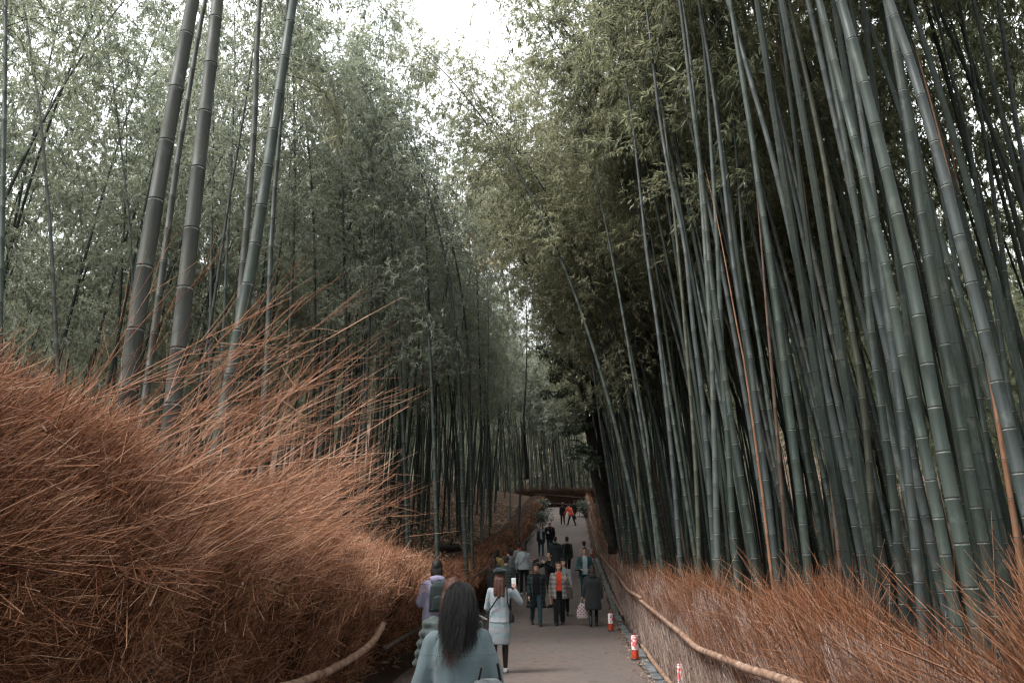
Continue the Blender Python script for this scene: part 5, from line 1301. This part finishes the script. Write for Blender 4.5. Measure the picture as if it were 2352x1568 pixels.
# ------------------------------------------------------------------ trees and plants
def limb_path(pts, Y, r0, r1, k=10, n=24, dY=0.):
    P = np.array([W(a, b, Y + dY * i) for i, (a, b) in enumerate(pts)]); C = resample(P, n)
    rg = np.random.default_rng(int(pts[0][0])); C[1:-1] += rg.normal(0, .03, (n - 2, 3)) * np.array([1, 1, .3])
    Rr = np.linspace(r0, r1, n)
    T = nrm(np.gradient(C, axis=0)); n1 = nrm(np.cross(T, np.array([[0, 1., .01]]))); n2 = np.cross(T, n1); a = np.arange(k) * 2 * PI / k
    V = C[:, None] + Rr[:, None, None] * (np.cos(a)[None, :, None] * n1[:, None] + np.sin(a)[None, :, None] * n2[:, None])
    return (*ring_faces(V.reshape(-1, 3), n, k), C)
def clumps(centres, rad, n, leaf, wid, rg, flat=.7):
    P = []; D = []
    for c, r in zip(centres, rad):
        m = int(n * r ** 1.6); v = nrm(rg.normal(0, 1, (m, 3))) * (rg.random((m, 1)) ** .45) * r * np.array([1, 1, flat]); P.append(c + v); D.append(nrm(v + rg.normal(0, .5 * r, (m, 3)) + np.array([0, 0, -.35 * r])))
    P = np.concatenate(P); D = np.concatenate(D); l = rg.uniform(leaf[0], leaf[1], len(P))
    return leaves_geo(P, D, l, l * wid, rg)
rg = np.random.default_rng(77); TY = 27
base = W(1408, 1246, TY); base[2] = float(ground(base[0], TY)) - .1
tree = thing('broadleaf_tree', 'dark trunked tree leaning from the right grove, bare branch over the path', 'tree', base)
tr = []
V, fs, C0 = limb_path([(1408, 1270), (1388, 1180), (1366, 1080), (1350, 960), (1340, 860), (1328, 780)], TY, .17, .11); tr.append((V, fs))
V, fs, _ = limb_path([(1416, 1266), (1394, 1150), (1378, 1010), (1362, 900), (1342, 830)], TY + .5, .14, .08); tr.append((V, fs))
V, fs = merge(tr); obj('trunk', np_mesh('trunk', V - base, fs, [M['bark']]), tree)
br = [limb_path(p, TY - .2, r0, r1, 8)[:2] for p, r0, r1 in [
    ([(1328, 784), (1290, 715), (1235, 638), (1204, 598), (1172, 556), (1134, 528)], .085, .032),
    ([(1204, 598), (1196, 556), (1190, 520), (1166, 496), (1136, 492)], .05, .036), ([(1136, 492), (1116, 462), (1096, 432), (1070, 406)], .036, .010), ([(1136, 492), (1112, 488), (1090, 482)], .02, .007),
    ([(1190, 520), (1215, 480), (1240, 430)], .027, .008), ([(1328, 784), (1318, 720), (1300, 650), (1290, 600)], .065, .02), ([(1328, 784), (1280, 760), (1250, 700), (1236, 690)], .032, .01), ([(1350, 960), (1320, 940), (1296, 945)], .032, .013), ([(1362, 1040), (1330, 1010), (1305, 1010)], .032, .013)]]
for V, fs in br: obj('limb', np_mesh('limb', V - base, fs, [M['bark']]), tree)
cen, rad = [], []
for px, py, r in [(1335, 935, 1.0), (1352, 975, .8), (1312, 985, .7), (1340, 1030, .9), (1362, 1060, .7), (1310, 1045, .5), (1366, 935, .8), (1300, 900, .7), (1320, 860, .8), (1275, 850, .7), (1262, 905, .5), (1290, 815, .9), (1255, 800, .6)]:
    for _ in range(5):
        cen.append(W(px + rg.normal(0, 9), py + rg.normal(0, 9), TY + rg.normal(-.3, .6))); rad.append(r * rg.uniform(.2, .4))
V, Q = clumps(cen, rad, 900, (.09, .17), .2, rg, .45)
obj('crown', np_mesh('crown', V - base, [Q], [M['leaf_tree']], smooth=False), tree)
# autumn coloured tree in the gap at the end of the path
AY = 84; ab = np.array([1.5, AY, float(ground(1.5, AY))])
at = thing('broadleaf_tree', 'pale peach leaved tree glowing in the gap between the two groves', 'tree', ab)
V, fs, _ = limb_path([(1210, 1100), (1196, 900), (1170, 700), (1140, 560), (1120, 480)], AY, .3, .10); tk = [(V, fs)]
for p in [[(1170, 700), (1120, 600), (1090, 520)], [(1150, 600), (1170, 520), (1165, 450)], [(1130, 520), (1090, 460), (1072, 420)]]: tk.append(limb_path(p, AY, .12, .03)[:2])
V, fs = merge(tk); obj('trunk', np_mesh('trunk', V - ab, fs, [M['bark']]), at)
cen, rad = [], []
for _ in range(150):
    px = rg.normal(1122, 34); py = rg.uniform(392, 620); cen.append(W(px, py, AY + rg.normal(0, 2.0))); rad.append(rg.uniform(.5, 1.15))
V, Q = clumps(cen, rad, 150, (.22, .36), .3, rg)
obj('crown', np_mesh('crown', V - ab, [Q], [M['leaf_peach']], smooth=False), at)
def shrub(name, label, px, py, Y, r, n, lf, leaf, h=1.):
    rg = np.random.default_rng(int(px)); b_ = W(px, py, Y); b_[2] = float(ground(b_[0], Y)) - .02
    root = thing(name, label, 'shrub', b_)
    st = []
    for k in range(9):
        a = rg.uniform(0, 2 * PI); st.append(capsule((0, 0, 0), (r * .6 * math.cos(a), r * .6 * math.sin(a), r * h * rg.uniform(.7, 1.3)), .016, .006, 6))
    V, fs = merge(st); obj('stem', np_mesh('stem', V, fs, [M['bark']]), root)
    cen = [np.array([rg.normal(0, r * .42), rg.normal(0, r * .42), r * h * rg.uniform(.3, 1.35)]) for _ in range(16)]
    V, Q = clumps(cen, [r * rg.uniform(.3, .5) for _ in cen], n, leaf, .22, rg); obj('foliage', np_mesh('foliage', V, [Q], [M[lf]], smooth=False), root)
shrub('shrub', 'dark low bush at the right side of the far bend', 1345, 1184, 64, 1.0, 420, 'leaf_tree', (.12, .22), .8)
shrub('shrub', 'grey green weedy shrub at the end of the left fence', 1246, 1196, 54, .75, 420, 'leaf_tree', (.10, .18), 1.2)
shrub('shrub', 'dusty green shrub behind the two tiny lanterns on the left', 1238, 1164, 66, .9, 420, 'leaf_tree', (.12, .2), 1.)
# fallen logs on the left bank
for label, (xa, ya), (xb, yb), Y, r in [('black fallen log lying on leaves in front of the left stalks', (1012, 1186), (1052, 1192), 27, .17), ('mossy black fallen log, right of the other log on the left bank', (1100, 1178), (1134, 1186), 29.5, .22)]:
    A, B = W(xa, ya, Y), W(xb, yb, Y + .8); A[2] = float(ground(A[0], A[1])) + r * .8; B[2] = float(ground(B[0], B[1])) + r * .8
    root = thing('fallen_log', label, 'log', (A + B) / 2, 0, 'logs on the left bank')
    V, fs = merge([capsule(A, B, r, r * .85, 14), capsule((A + B) / 2, (A + B) / 2 + np.array([.15, -.2, .32]), r * .3, r * .18, 8)])
    nz = np.array([mnoise.noise(Vector(v * 4)) for v in V]); V = V + (nz * .05)[:, None]
    obj('log_body', np_mesh('log_body', V - (A + B) / 2, fs, [M['bark']]), root)
# drooping yellow green spray hanging in front of the left grove
def spray(label, pts, Y, n, seed, leafm):
    rg = np.random.default_rng(seed); P = resample([W(a, b, Y) for a, b in pts], 20); b_ = P[0].copy()
    root = thing('bamboo_branch', label, 'branch', b_)
    V, Q = tubes(P[None] - b_, np.linspace(.012, .003, 20)[None], 5); obj('twig', np_mesh('twig', V, Q, [M['branch']]), root)
    i = rg.integers(3, 20, n); d = nrm(np.gradient(P, axis=0))[i]
    D = nrm(d * .6 + rg.normal(0, .5, (n, 3)) + np.array([0, 0, -.45])); l = rg.uniform(.10, .17, n)
    V, Q = leaves_geo(P[i] + rg.normal(0, .09, (n, 3)) - b_, D, l, l * .11, rg); obj('foliage', np_mesh('foliage', V, [Q], [M[leafm]], smooth=False), root)
spray('yellow green drooping bamboo spray hanging before the dark left crowns', [(650, 170), (700, 182), (740, 205), (768, 250), (780, 320)], 9.5, 300, 1, 'leaf_right')
spray('pale bamboo spray hanging out from the leaning right stalks, lower one', [(1590, 470), (1555, 415), (1510, 430), (1470, 462)], 14, 170, 2, 'leaf_right')
spray('pale bamboo spray hanging out from the leaning right stalks, upper one', [(1700, 190), (1650, 130), (1610, 150), (1575, 195)], 11, 220, 3, 'leaf_right')
